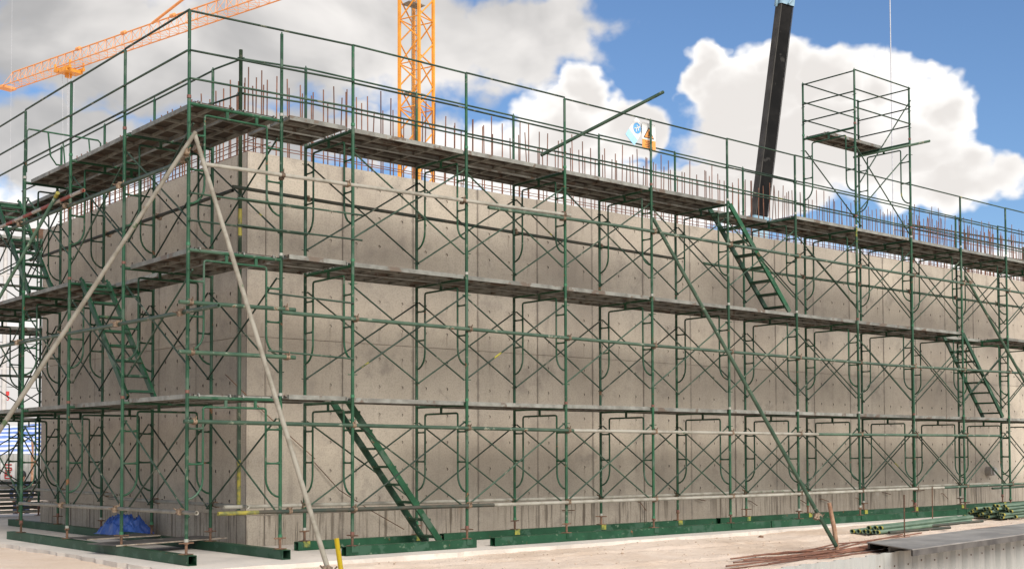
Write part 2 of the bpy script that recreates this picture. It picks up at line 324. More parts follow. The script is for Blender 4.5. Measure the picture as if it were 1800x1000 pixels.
def box_mesh(name, lo, hi, mat): return MB().box(lo, hi).mesh(name, mat)
ORD = ['first', 'second', 'third', 'fourth', 'fifth', 'sixth', 'seventh', 'eighth', 'ninth', 'tenth', 'eleventh', 'twelfth', 'thirteenth', 'fourteenth']

# ================================================================== SETTING
FD = Vector((0.9926, 0.1218, 0)).normalized()          # direction of the low metal fence
FN = Vector((-FD.y, FD.x, 0)); F0 = Vector((4.44, -4.77, 0))
def fence_side(x, y): return (Vector((x, y, 0)) - F0).dot(FN)      # > 0: the site, < 0: the lower side
from mathutils import noise as mn
def sand_z(x, y):
    z = -0.055 + 0.05*max(0.0, min(1.0, (x-9)/5.0)) + 0.022*mn.noise((x*0.5, y*0.5, 0)) + 0.012*mn.noise((x*1.7, y*1.7, 3)) + 0.013*mn.noise((x*5, y*5, 7)) + 0.016*max(0, mn.noise((x*1.3, y*2.6, 11)))
    for y0 in (-1.55, -3.05):
        c = y + 0.10*x - y0 - 0.45 + 0.12*math.sin(x*0.5)
        z -= 0.030*math.exp(-(c/0.13)**2)*(0.75 + 0.5*mn.noise((x*3.1, y*2.0, 21))); z += 0.016*math.exp(-((abs(c)-0.24)/0.08)**2)
    if -0.46 < x < 40 and y > -0.66: z = min(z, -0.03)
    if -0.3 < x < 40 and y > -0.45: z = -0.25
    s_ = fence_side(x, y)
    if s_ < 0.13: z = -1.35 + 0.03*mn.noise((x, y, 1))
    elif s_ < 0.5 and x > 2: z = min(z, -0.035)
    return z
def axis(segs):
    out = []
    for a, b, st in segs:
        n = max(1, round((b-a)/st)); out += [a+(b-a)*i/n for i in range(n)]
    return out + [segs[-1][1]]
xs = axis([(-900, -100, 200), (-100, -20, 16), (-20, -5, 1.0), (-5, 14, 0.09), (14, 22, 0.22), (22, 60, 3), (60, 1200, 190)])
ys_ = axis([(-600, -60, 180), (-60, -14, 6), (-14, -7, 0.8), (-7, 0.1, 0.09), (0.1, 8, 0.5), (8, 40, 3), (40, 1500, 180)])
mb = MB(); nx = len(xs)
for y in ys_:
    for x in xs: mb.v.append((x, y, sand_z(x, y)))
for j in range(len(ys_)-1):
    for i in range(nx-1):
        mb.f.append((j*nx+i, j*nx+i+1, (j+1)*nx+i+1, (j+1)*nx+i)); mb.mi.append(0); mb.sm.append(True)
obj('ground', mb.mesh('ground', 'sand'), kind='structure')

# concrete blinding slab with an uneven outer edge
edge = []
yy = 14.0
while yy > -0.3: edge.append((-0.42 + random.uniform(-.035, .035), yy)); yy -= 0.16
for a in range(1, 5): edge.append((-0.36 + 0.35*(1-math.cos(a*R(18))) + random.uniform(-.02, .02), -0.35 - 0.27*math.sin(a*R(20))))
xx = 0.05
while xx < 34: edge.append((xx, -0.66 + 0.10*max(0, min(1, (xx-7)/5)) + random.uniform(-.035, .035))); xx += 0.16
poly = edge + [(34, 13.5), (20, 14)]
mb = MB(); n = len(poly); b0 = len(mb.v)
mb.v += [(x, y, 0.0) for x, y in poly]; mb.f.append(tuple(range(n))); mb.mi.append(0); mb.sm.append(False)
b1 = len(mb.v); mb.v += [(x, y, 0.0) for x, y in edge]; b2 = len(mb.v)
mb.v += [(x + random.uniform(-.03, .01), y - random.uniform(-.01, .05), -0.22) for x, y in edge]
for i in range(len(edge)-1): mb.f.append((b1+i, b2+i, b2+i+1, b1+i+1)); mb.mi.append(0); mb.sm.append(False)
obj('slab', mb.mesh('slab', 'slab'), kind='structure')

# loose stones in the sand: too many to count
mb = MB()
for i in range(1100):
    if random.random() < 0.55: x = random.uniform(0, 9); y = random.uniform(-4.6, -0.75)
    else: x = random.uniform(-1.5, 16); y = random.uniform(-5, -0.72)
    if fence_side(x, y) < 0.1 : continue
    s_ = 0.005 + 0.013*random.random()**4 + (0.022 if random.random() < 0.012 else 0)
    c = Vector((x, y, sand_z(x, y) + s_*0.25)); b = len(mb.v)
    q = [Vector((math.cos(a)*random.uniform(.7, 1.2), math.sin(a)*random.uniform(.7, 1.2), random.uniform(-.2, .2)))*s_ for a in [j*math.pi/2.5 for j in range(5)]]
    mb.v += [tuple(c+p) for p in q] + [tuple(c+Vector((0, 0, s_*.8))), tuple(c-Vector((0, 0, s_*.6)))]
    for j in range(5):
        mb.f += [(b+j, b+(j+1) % 5, b+5), (b+(j+1) % 5, b+j, b+6)]; mb.mi += [0, 0]; mb.sm += [False, False]
obj('stones', mb.mesh('stones', 'stone'), label='small stones and crumbs scattered over the pale sand', kind='stuff')

# ================================================================== CONCRETE WALL
WX, WY, WT = 1.84, 2.0, 0.5
H_K, H_M, H_T = 0.43, 2.90, 5.46
wall = thing('concrete_wall', 'tall grey cast concrete wall turning a corner behind the scaffolding', 'wall', (WX, WY, 0)); wall['kind'] = 'thing'
XE, YE = 34.0, 9.52
mb = MB()
e = 0.018
mb.box((e, e, -0.2), (XE-WX, WT, H_T-0.012)); mb.box((e, WT, -0.2), (WT, YE-WY-e, H_T-0.012)); mb.box((WT, YE-WY-WT, -0.2), (XE-WX, YE-WY-e, H_T-0.012))
obj('wall_core', mb.mesh('wall_core', 'concrete'), wall)
PW = 1.268; GAP = 0.009
def panel_mesh(name, w, h, xs_h, zs_h, mat):
    """a panel w x h, 18 mm thick, outer face at y=0 looking to -y, with real round tie holes"""
    mb = MB(); r = 0.024; dep = 0.045; n = 8
    xb = [0] + [(a+b)/2 for a, b in zip(xs_h, xs_h[1:])] + [w] if xs_h else [0, w]
    zb = [0] + [(a+b)/2 for a, b in zip(zs_h, zs_h[1:])] + [h] if zs_h else [0, h]
    for i in range(len(xb)-1):
        for j in range(len(zb)-1):
            x0, x1, z0, z1 = xb[i], xb[i+1], zb[j], zb[j+1]
            if not xs_h: mb.quad([(x0, 0, z0), (x1, 0, z0), (x1, 0, z1), (x0, 0, z1)]); continue
            cx, cz = xs_h[i], zs_h[j]
            ring = [(cx+r*math.cos(a), cz+r*math.sin(a)) for a in [math.pi*2*q/n for q in range(n)]]
            o_ = [(x1, cz), (x1, z1), (cx, z1), (x0, z1), (x0, cz), (x0, z0), (cx, z0), (x1, z0)]
            b = len(mb.v); mb.v += [(p[0], 0, p[1]) for p in ring] + [(p[0], 0, p[1]) for p in o_] + [(p[0], dep, p[1]) for p in ring]
            for q in range(n):
                p = (q+1) % n
                mb.f.append((b+q, b+8+q, b+8+p, b+p)); mb.mi.append(0); mb.sm.append(False)
                mb.f.append((b+q, b+p, b+16+p, b+16+q)); mb.mi.append(1); mb.sm.append(True)
            mb.f.append(tuple(b+16+q for q in range(n))); mb.mi.append(1); mb.sm.append(False)
    d = 0.022
    for A, B in (((0, 0), (w, 0)), ((w, 0), (w, h)), ((w, h), (0, h)), ((0, h), (0, 0))):
        mb.quad([(A[0], 0, A[1]), (A[0], d, A[1]), (B[0], d, B[1]), (B[0], 0, B[1])])
    return mb.mesh(name, [mat, 'hole'])
HX = [0.23, 0.64, 1.055]
pm = {'k': panel_mesh('panel_k', PW-GAP, H_K-GAP, None, None, 'kicker'),
      'm': panel_mesh('panel_m', PW-GAP, H_M-H_K-GAP, HX, [0.185+0.413*i for i in range(6)], 'concrete'),
      't': panel_mesh('panel_t', PW-GAP, H_T-H_M, HX, [0.215+0.414*i for i in range(6)], 'concrete')}
# the narrow closing panels beside the corner
W0 = 3.395-WX-PW
pc = {'k': panel_mesh('panel_ck', W0-GAP, H_K-GAP, None, None, 'kicker'), 'm': panel_mesh('panel_cm', W0-GAP, H_M-H_K-GAP, None, None, 'concrete'), 't': panel_mesh('panel_ct', W0-GAP, H_T-H_M, None, None, 'concrete')}
def panels(n, left):
    u = 0.0
    for i in range(n):
        for key, z in (('k', 0.0), ('m', H_K), ('t', H_M)):
            me = (pc if i == 0 else pm)[key]; jit = random.uniform(0, 0.006)
            if not left: o = obj('concrete_panel', me, wall, (u, jit, z))
            else: o = obj('concrete_panel', me, wall, (jit, u + (W0 if i == 0 else PW) - GAP, z), (0, 0, -math.pi/2))
            if key == 't' and not left: o.scale.z = 1.0 + 0.0022*i
        u += W0 if i == 0 else PW
    return u
panels(22, False); panels(7, True)
# reinforcement standing out of the top
def rebar_mesh(name, h, r=0.0088): return MB().tube([(0, 0, 0), (0, 0, h)], r, 6).mesh(name, 'rebar')
rb = [rebar_mesh('rebar_%d' % i, h) for i, h in enumerate((1.10, 1.17, 1.22, 1.26, 1.34))]
rbs = [rebar_mesh('rebar_s%d' % i, h, 0.0095) for i, h in enumerate((1.08, 1.15, 1.2))]
def stick(x, y, lib, z=H_T-0.06):
    o = obj('rebar', random.choice(lib), wall, (x-WX, y-WY, z)); a = 0.035 if random.random() < 0.1 else 0.011
    o.rotation_euler = (random.gauss(0, a), random.gauss(0, a), 0)
x = WX+0.06
while x < 25.6: stick(x + random.uniform(-.03, .03), WY+0.07, rb); x += 0.2
x = WX+0.12
while x < 25.6: stick(x + random.uniform(-.05, .05), WY+WT-0.07, rb); x += 0.2
y = WY+0.25
while y < YE-0.1: stick(WX+0.07, y + random.uniform(-.03, .03), rbs); y += 0.205
y = WY+0.35
while y < YE-0.1: stick(WX+WT-0.07, y + random.uniform(-.03, .03), rbs); y += 0.26
for dy in (0.083, WT-0.085):
    for z, w_ in ((5.56, .0), (5.70, .012), (5.86, .0)):
        pts = [(0.05 + i*2.0, dy, z + random.uniform(-.012, .012)) for i in range(13)]
        obj('horizontal_rebar', MB().tube(pts, 0.007, 5).mesh('hrebar', 'rebar'), wall)
for dx in (0.083, WT-0.085):
    for z in (5.56, 5.68, 5.82, 5.97):
        pts = [(dx, 0.1 + i*1.45, z + random.uniform(-.012, .012)) for i in range(6)]
        obj('horizontal_rebar', MB().tube(pts, 0.007, 5).mesh('hrebar', 'rebar'), wall)
# small rods left sticking out near the base, and a pipe stub
rod = MB().tube([(0, 0, 0), (0.02, -0.05, -0.01), (0.2, -0.07, -0.09)], 0.008, 6).mesh('bent_rod', 'rust')
for x in (7.9, 9.6, 11.0, 12.6, 14.05, 15.1, 16.2, 17.4, 18.6, 19.6): obj('bent_rod', rod, wall, (x-WX + random.uniform(-.2, .2), 0, random.uniform(0.30, 0.42)), (0, random.uniform(-.5, .5), 0))
obj('pipe_stub', MB().tube([(21.66-WX, 0.03, 0.80), (21.66-WX, -0.16, 0.80)], 0.11, 14, hollow=0.09).mesh('pipe_stub', 'pole'), wall)
# thin wires hanging across the wall
for pts in ([(2.9, -.03, 1.15), (3.3, -.06, 0.75), (3.8, -.1, 0.45), (4.4, -.12, 0.14)], [(1.5, -.03, 2.35), (2.2, -.05, 1.75), (2.9, -.05, 1.2)]):
    obj('wire', MB().tube([(p[0]-WX, p[1], p[2]) for p in pts], 0.007, 5).mesh('wire', 'rust'), wall)

# ================================================================== SCAFFOLDING
BAY, LH, Z0 = 1.83, 1.7146, 0.26
RP = 0.0215
def collar(mb, z, mi=1): mb.tube([(0, 0, z-0.018), (0, 0, z+0.018)], RP+0.004, 12, mi)
def pins(mb, zs, r=0.006, l=0.055):
    for z in zs: mb.tube([(-l*0.4, -l, z), (l*0.4, l, z)], r, 5)
mb = MB(); mb.tube([(0, 0, 0), (0, 0, LH)], RP, 12); collar(mb, 0.02); pins(mb, (0.29, 1.44))
LEG = mb.mesh('leg', ['green', 'band'])
def frame_mesh(w, stubs):
    mb = MB(); o = 0.2; rs = 0.0135; zt = LH-0.155
    mb.tube([(0, 0, LH-0.05), (w, 0, LH-0.05)], 0.0205, 10)
    arch = []
    for s_ in (1, -1):
        x = (lambda q: q) if s_ > 0 else (lambda q: w-q)
        side = [(x(0.005), 0, 0.49)] + [(x(o - (o-0.01)*math.cos(a)**1.0 if False else o*math.sin(a)), 0, 0.49 + 0.24*(1-math.cos(a))) for a in [R(q) for q in (18, 36, 54, 72, 90)]] + [(x(o), 0, zt-0.03)]
        mb.tube(side, rs, 8)
        for z in (1.31, 0.90): mb.tube([(x(0.01), 0, z), (x(0.06), 0, z-0.004), (x(o-0.06), 0, z-0.004), (x(o-0.005), 0, z)], [0.019, 0.0115, 0.0115, 0.018], 8)
    mb.tube([(o, 0, zt-0.03), (o+0.008, 0, zt-0.007), (o+0.03, 0, zt), (w-o-0.03, 0, zt), (w-o-0.008, 0, zt-0.007), (w-o, 0, zt-0.03)], rs, 8)
    for q in stubs: mb.box((w*q-0.018, -0.009, zt), (w*q+0.018, 0.009, LH-0.05))
    return mb.mesh('frame', 'green')
def brace_mesh(flip):
    a, b = ((0, 0, 0.29), (BAY, 0, 1.44)) if not flip else ((0, 0, 1.44), (BAY, 0, 0.29))
    return MB().tube([a, b], 0.0115, 8).mesh('brace', 'green_thin')
BR = (brace_mesh(False), brace_mesh(True))
mb = MB(); mb.tube([(0, 0, 0), (0, 0, 1.035)], RP-0.002, 12); collar(mb, 0.03); mb.tube([(0, 0, 1.035), (0, 0, 1.06)], 0.008, 6); pins(mb, (0.24, 0.57))
GPOST = mb.mesh('guard_post', ['green', 'band'])
RAIL = MB().tube([(0, 0, 0), (BAY, 0, 0)], 0.0135, 8).mesh('rail', 'green_thin')
mb = MB(); mb.tube([(0, 0, 0.128), (0, 0, 0.30)], 0.0165, 10); mb.box((-.06, -.06, 0.1215), (.06, .06, 0.1285)); mb.tube([(0, 0, .238), (0, 0, .262)], 0.031, 8)
mb.tube([(-.085, .03, .25), (.085, -.03, .25)], 0.009, 6)
JACK = mb.mesh('jack', 'rust')
# a right-angle clamp
mb = MB(); mb.tube([(-.027, 0, 0), (.027, 0, 0)], 0.034, 10); mb.tube([(0, 0.052, -.027), (0, 0.052, .027)], 0.033, 10)
mb.box((-.022, -.012, .024), (.022, .05, .05)); mb.tube([(0, -.03, .03), (0, -.045, .075)], 0.008, 6); mb.box((-.03, .02, -.045), (.03, .075, -.026)); mb.tube([(.0, .085, .01), (.045, .11, .03)], 0.008, 6)
CLAMP = mb.mesh('clamp', 'coupler')

def run(root, origin, ax, cr, n, w, levels, stubs=(0.5,), skip_frames=()):
    """frames at origin + i*BAY*ax, reaching w along cr"""
    fm = frame_mesh(w, stubs); rz = math.atan2(cr.y, cr.x); bz = math.atan2(ax.y, ax.x)
    base = Vector(root.location)
    for i in range(n):
        p = origin + ax*(BAY*i)
        for L in range(levels):
            f = obj('frame', fm, root, p - base + Vector((0, 0, Z0 + LH*L)), (0, 0, rz))
            obj('leg', LEG, f); obj('leg', LEG, f, (w, 0, 0), (0, 0, 0.6))
        for q in (0, w): obj('screw_jack', JACK, root, p + cr*q - base, (0, 0, random.uniform(0, 3)))
    for i in range(n-1):
        p = origin + ax*(BAY*i)
        for L in range(levels):
            for q, d in ((0.0, 0.034), (w, -0.034)):
                for kx in (0, 1): obj('brace_bar', BR[kx], root, p + cr*(q + d + 0.024*kx*(1 if d > 0 else -1)) - base + Vector((0, 0, Z0 + LH*L)), (0, 0, bz))
X1, YR, WR = 2.146, -0.177, 1.15
WL = 1.222
NR, NL = 12, 6
EX, EY = Vector((1, 0, 0)), Vector((0, 1, 0))
scR = thing('scaffold', 'green tube scaffold along the long right-hand face of the concrete wall', 'scaffold', (X1, YR, 0))
scL = thing('scaffold', 'green tube scaffold along the short left-hand face, at the corner', 'scaffold', (0, 0, 0))
scE = thing('scaffold', 'green scaffold beyond the far left end of the concrete wall', 'scaffold', (2.03, 10.5, 0))
run(scR, Vector((X1, YR, 0)), EX, EY, NR, WR, 3)
run(scL, Vector((0, 0, 0)), EY, EX, NL, WL, 3, (0.4, 0.72))
run(scE, Vector((-1.63, 10.5, 0)), EX, EY, 4, 1.15, 3)

ZT = Z0 + 3*LH
def guard(root, pts, ax, hs, rails=True, n_r=None):
    base = Vector(root.location); bz = math.atan2(ax.y, ax.x)
    for i, p in enumerate(pts):
        obj('guard_post', GPOST, root, p + Vector((0, 0, ZT)) - base)
        if i < len(pts)-1:
            for j, h in enumerate(hs):
                off = ax.cross(Vector((0, 0, 1)))*(-0.024 if j else 0.0)
                obj('guard_rail', RAIL, root, p + off + Vector((0, 0, ZT + h + random.uniform(-.012, .012) + (0.028 if not j else 0))) - base, (0, random.uniform(-.008, .008) if j else 0, bz))
guard(scR, [Vector((X1+BAY*i, YR, 0)) for i in range(NR)], EX, (1.02, 0.57, 0.24))
guard(scR, [Vector((X1+BAY*i, YR+WR, 0)) for i in range(NR)], EX, (1.0, 0.57))
guard(scL, [Vector((0, BAY*i, 0)) for i in range(NL)], EY, (1.02, 0.57, 0.24))
guard(scL, [Vector((WL, BAY*i, 0)) for i in range(1, NL)], EY, (1.0, 0.57))
obj('guard_post', GPOST, scL, (WL, 0, ZT))
for h in (1.03, 0.57):
    for a, b in (((WL, BAY, 0), (1.29, 1.09, 0)), ((1.24, 1.17, 0), (X1, YR+WR, 0))): obj('guard_rail', MB().tube([Vector(a)+Vector((0, 0, ZT+h)), Vector(b)+Vector((0, 0, ZT+h-.01))], 0.0135, 8).mesh('inner_rail', 'green_thin'), scL)
# rails across the corner, from the corner post past the second leg to the first frame of the long run
L0 = math.hypot(X1, YR)
mbr = MB().tube([(0, 0, 0), (X1, YR, 0)], 0.0135, 8).mesh('corner_rail', 'green_thin')
for h in (1.045, 0.57, 0.24): obj('guard_rail', mbr, scL, (0, -0.03 if h < 1 else 0, ZT+h))
pair = MB().tube([(0.0, -.035, 0), (1.55, -.06, 0)], 0.012, 8).tube([(0.6, -.06, 0.012), (X1+.12, YR-.035, -.012)], 0.012, 8)
pair = pair.mesh('flattened_rail', 'green_thin')
for z in (4.30, 3.98): obj('guard_rail', pair, scL, (0, 0, z))
lowr = MB().tube([(1.03, -.03, 0), (X1, YR-.03, -.06)], 0.012, 8).mesh('low_rail', 'green_thin')
for z in (3.22, 2.52): obj('guard_rail', lowr, scL, (0, 0, z))
# a frame panel hung as an end gate on the left top deck
mb = MB(); mb.tube([(0, 0, 0), (0, 0, .62), (.03, 0, .66), (1.1, 0, .66), (1.14, 0, .62), (1.14, 0, 0)], .0135, 8); mb.tube([(.32, 0, .66), (.36, 0, .3), (.45, 0, .18), (.9, 0, .18), (1.14, 0, .18)], .0135, 8); mb.tube([(.55, 0, .55), (.6, 0, .0)], .012, 8); mb.tube([(.95, 0, .66), (1.0, 0, .18)], .012, 8)
obj('end_gate', mb.mesh('end_gate', 'green'), scL, (0.03, 3*BAY+0.03, ZT+0.12))

# tower lift standing on two frames of the long run
TX = [X1+6*BAY, X1+7*BAY]; TB = ZT + 0.19
ft = frame_mesh(WR, (0.5,))
base = Vector(scR.location)
for x in TX:
    f = obj('frame', ft, scR, Vector((x, YR, TB)) - base, (0, 0, math.pi/2)); obj('leg', LEG, f); obj('leg', LEG, f, (WR, 0, 0))
    for y in (YR, YR+WR):
        obj('coupling_pin', MB().tube([(0, 0, 0), (0, 0, 0.2)], 0.017, 8).mesh('pin', 'green'), scR, Vector((x, y, ZT-0.005)) - base)
        obj('guard_post', GPOST, scR, Vector((x, y, TB+LH)) - base)
for y in (YR, YR+WR):
    for h in (1.02, 0.66, 0.32): obj('guard_rail', RAIL, scR, Vector((TX[0], y-.024, TB+LH+h)) - base)
mbt = MB().tube([(0, 0, 0), (0, WR, 0)], 0.0135, 8).mesh('end_rail', 'green_thin')
for x in TX:
    for h in (1.0, 0.62, 0.28): obj('guard_rail', mbt, scR, Vector((x-.024, YR, TB+LH+h)) - base)
for a, b in (((TX[0], YR-.03, TB+.55), (TX[1], YR-.03, TB+LH+.78)), ((TX[0]+.0, YR+.04, TB+1.40), (TX[1], YR+.04, TB-.1)), ((TX[0], YR+.06, TB+.0), (TX[1], YR+.06, TB+1.45)), ((TX[0], YR+WR-.04, TB+1.44), (TX[1], YR+WR-.04, TB+.2))):
    obj('brace_bar', MB().tube([Vector(a)-base, Vector(b)-base], 0.012, 8).mesh('tower_brace', 'green_thin'), scR)
obj('ledger_tube', MB().tube([Vector((TX[1]-.03, YR-.45, TB+LH-.10))-base, Vector((TX[1]-.03, YR+WR+.1, TB+LH-.10))-base], 0.024, 10, hollow=.02).mesh('tower_ledger', 'green_tube'), scR)

# clamped horizontal tubes
def ledger(root, a, b, mat, posts=(), name='ledger_tube', r=0.0243, side=1):
    base = Vector(root.location); a, b = Vector(a), Vector(b)
    o = obj(name, MB().tube([a-base, b-base], r, 12, hollow=r*0.82).mesh(name, mat), root)
    d = (b-a); L_ = d.length; d.normalize(); rz = math.atan2(d.y, d.x)
    for p in posts:
        tpar = (Vector(p) - a).dot(d)
        if -0.02 < tpar < L_+0.02: obj('coupler', CLAMP, o, a + d*tpar - base, (random.uniform(-.25, .25), 0, rz if side > 0 else rz+math.pi)).scale = (.88,)*3
    return o
RF = [(X1+BAY*i, 0, 0) for i in range(NR)]; yo = YR-0.052; yi = YR+WR+0.052
LPY = [(0, BAY*i, 0) for i in range(NL)]
cor = [(0, 0, 0), (WL, 0, 0)]
ledger(scR, (0.08, yo+.08, 4.63), (5.85, yo-.02, 4.72), 'pale_tube', cor + RF)
ledger(scR, (4.27, yo-.06, 4.63), (7.0, yo, 4.69), 'green_tube', RF); ledger(scR, (7.0, yo, 4.69), (13.2, yo, 4.67), 'green_tube', RF); ledger(scR, (13.2, yo, 4.67), (21.5, yo, 4.68), 'green_tube', RF)
ledger(scR, (1.10, yo, 2.97), (7.4, yo, 2.92), 'green_tube', RF); ledger(scR, (7.4, yo, 2.92), (14.2, yo, 2.90), 'green_tube', RF); ledger(scR, (14.2, yo, 2.90), (21.5, yo, 2.97), 'green_tube', RF)
ledger(scR, (-0.17, yo+.1, 3.01), (1.32, yo+.05, 3.02), 'green_tube', cor); ledger(scR, (-0.17, yo+.1, 2.44), (1.32, yo+.05, 2.44), 'green_tube', cor)
ledger(scR, (-0.12, yo+.06, 1.645), (5.9, yo, 1.595), 'green_tube', [cor[0]] + RF); ledger(scR, (5.9, yo, 1.595), (11.8, yo, 1.585), 'pale_tube', RF); ledger(scR, (11.8, yo, 1.585), (18.1, yo, 1.60), 'green_tube', RF)
ledger(scR, (0.28, yo, 0.585), (0.80, yo, 0.585), 'old_yellow', ()); ledger(scR, (0.80, yo, 0.585), (4.4, yo, 0.565), 'dark_tube', [cor[1]] + RF)
ledger(scR, (4.4, yo, 0.565), (10.3, yo, 0.55), 'pale_tube', RF); ledger(scR, (10.3, yo, 0.55), (15.9, yo, 0.565), 'pale_tube', RF); ledger(scR, (15.9, yo, 0.565), (21.5, yo, 0.60), 'green_tube', RF)
ledger(scR, (1.10, yi, 4.70), (9.45, yi, 4.61), 'dark_tube', RF, side=-1); ledger(scR, (10.25, yi, 4.60), (21.6, yi, 4.66), 'green_tube', RF, side=-1)
ledger(scR, (1.0, yi, 0.60), (8.0, yi, 0.55), 'pale_tube', RF, side=-1); ledger(scR, (8.0, yi, 0.55), (20, yi, 0.55), 'pale_tube', RF, side=-1)
ledger(scR, (20.6, 1.3, 0.42), (23.5, 1.3, 0.45), 'green_tube')
ledger(scL, (-.052, 5.4, 0.557), (-.052, -0.37, 0.61), 'pale_tube', LPY, side=-1)
ledger(scL, (-.052, 7.2, 2.95), (-.075, -0.92, 2.90), 'green_tube', LPY, side=-1)
ledger(scL, (-.052, 5.85, 4.715), (-.052, -0.10, 4.67), 'green_tube', LPY, side=-1)
o = ledger(scL, (-.11, 8.6, 4.76), (-.11, 2.9, 4.80), 'red_white', ()); 
ledger(scL, (WL+.052, 8.9, 4.72), (WL+.052, 1.35, 4.73), 'dark_tube', LPY); ledger(scL, (WL+.052, 9.2, 0.67), (WL+.052, 5.0, 0.655), 'pale_tube', LPY); ledger(scL, (WL+.052, 5.3, 0.60), (WL+.052, 0.9, 0.60), 'pale_tube', LPY)
ledger(scL, (-.16, 3.75, 4.86), (-.16, 7.0, 3.2), 'green_tube', name='brace_tube')
obj('end_cap', MB().tube([(-.16, 3.79, 4.84), (-.16, 3.70, 4.886)], 0.028, 10).mesh('end_cap', 'old_yellow'), scL)
ledger(scE, (-2.5, 10.44, 2.75), (4.5, 10.44, 2.75), 'dark_tube'); ledger(scE, (-2.5, 10.44, 4.45), (4.5, 10.44, 4.45), 'dark_tube')
# single standard in the re-entrant corner by the wall
obj('standard_tube', MB().tube([(1.27, 1.14, 0.55), (1.27, 1.14, 3.4)], 0.0243, 12).tube([(1.27, 1.14, 3.4), (1.27, 1.14, 6.54)], 0.0243, 12, hollow=.02).mesh('standard', 'green_tube'), scL)
obj('paint_mark', MB().tube([(1.27, 1.14, 4.1), (1.27, 1.14, 4.45)], 0.0252, 12, caps=False).tube([(1.27, 1.14, 0.62), (1.27, 1.14, 1.2)], 0.0252, 12, caps=False).mesh('paint_mark', 'old_yellow'), scL)

# ------------------------------------------------------------------ deck planks
def plank_meshes(L_, w):
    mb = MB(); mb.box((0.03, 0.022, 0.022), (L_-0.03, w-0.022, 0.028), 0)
    nr = max(2, round(L_/0.45))
    for i in range(nr+1):
        x = 0.05 + (L_-0.1)*i/nr; mb.box((x-0.016, 0.02, -0.014), (x+0.016, w-0.02, 0.021), 1)
    mb.box((0.04, w*0.5-0.014, -0.016), (L_-0.04, w*0.5+0.014, 0.0215), 1)
    for x in (0.0, L_):
        for y in (0.06, w-0.06):
            pts = [(x + (0.05 if x == 0 else -0.05), y, 0.012)] + [(x + 0.027*math.cos(a)*(1 if x == 0 else -1), y, -0.0 + 0.027*math.sin(a)) for a in [R(q) for q in (40, 80, 120, 160, 200)]]
            mb.tube(pts, 0.009, 6, 1)
    rail = MB(); rail.box((0.028, 0, -0.024), (L_-0.028, 0.004, 0.030)); rail.box((0.028, 0.0042, 0.0285), (L_-0.028, 0.021, 0.0305)); rail.box((0.028, 0.0042, -0.024), (L_-0.028, 0.018, -0.021))
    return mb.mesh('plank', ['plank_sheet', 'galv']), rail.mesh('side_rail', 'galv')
PK = {}
def plank(o, ax, L_, w, label, group):
    key = (round(L_, 2), round(w, 2))
    if key not in PK: PK[key] = plank_meshes(*key)
    a, r = PK[key]; rz = math.atan2(ax.y, ax.x)
    p = obj('deck_plank', a, None, o + Vector((0, 0, random.uniform(-.004, .004))), (random.uniform(-.004, .004), random.uniform(-.003, .003), rz), label, 'plank', group)
    obj('side_rail', r, p); obj('side_rail', r, p, (L_, w, 0), (0, 0, math.pi))
LV = {1: 'lowest', 2: 'middle', 3: 'top'}
GR, GL, GE = 'deck planks along the long wall', 'deck planks along the short wall', 'deck planks beyond the wall end'
for L in (1, 2, 3):
    z = Z0 + LH*L - 0.03
    for i in range(NR-1):
        for s_, y in (('outer', YR+0.03), ('inner', YR+0.60)):
            if (L, i, s_) in ((1, 0, 'inner'), (3, 4, 'outer'), (2, 8, 'outer')): continue
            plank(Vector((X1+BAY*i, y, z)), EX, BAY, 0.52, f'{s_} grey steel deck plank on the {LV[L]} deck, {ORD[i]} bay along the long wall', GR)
    for s_, y in (('outer', YR+0.06), ('inner', YR+0.62)):
        plank(Vector((WL+0.02, y, z+0.012)), EX, X1-WL-0.05, 0.50, f'short {s_} deck plank filling the corner gap at the {LV[L]} deck', 'corner planks')
    for i in range(NL-1):
        for s_, x in (('outer', 0.60), ('inner', 1.17)):
            if (L, i, s_) in ((2, 1, 'outer'), (3, 3, 'outer')): continue
            plank(Vector((x, BAY*i, z)), EY, BAY, 0.52, f'{s_} grey steel deck plank on the {LV[L]} deck, {ORD[i]} bay along the short wall', GL)
    for i in range(3):
        for s_, y in (('near', 10.53), ('far', 11.1)):
            plank(Vector((-1.63+BAY*i, y, z)), EX, BAY, 0.52, f'{s_} deck plank on the {LV[L]} deck beyond the wall end, {ORD[i]} bay from the left', GE)
for s_, y in (('single', YR+0.60),):
    plank(Vector((TX[0], y, TB+LH-0.03)), EX, BAY, 0.52, f'{s_} deck plank high up on the small tower above the top deck', None)

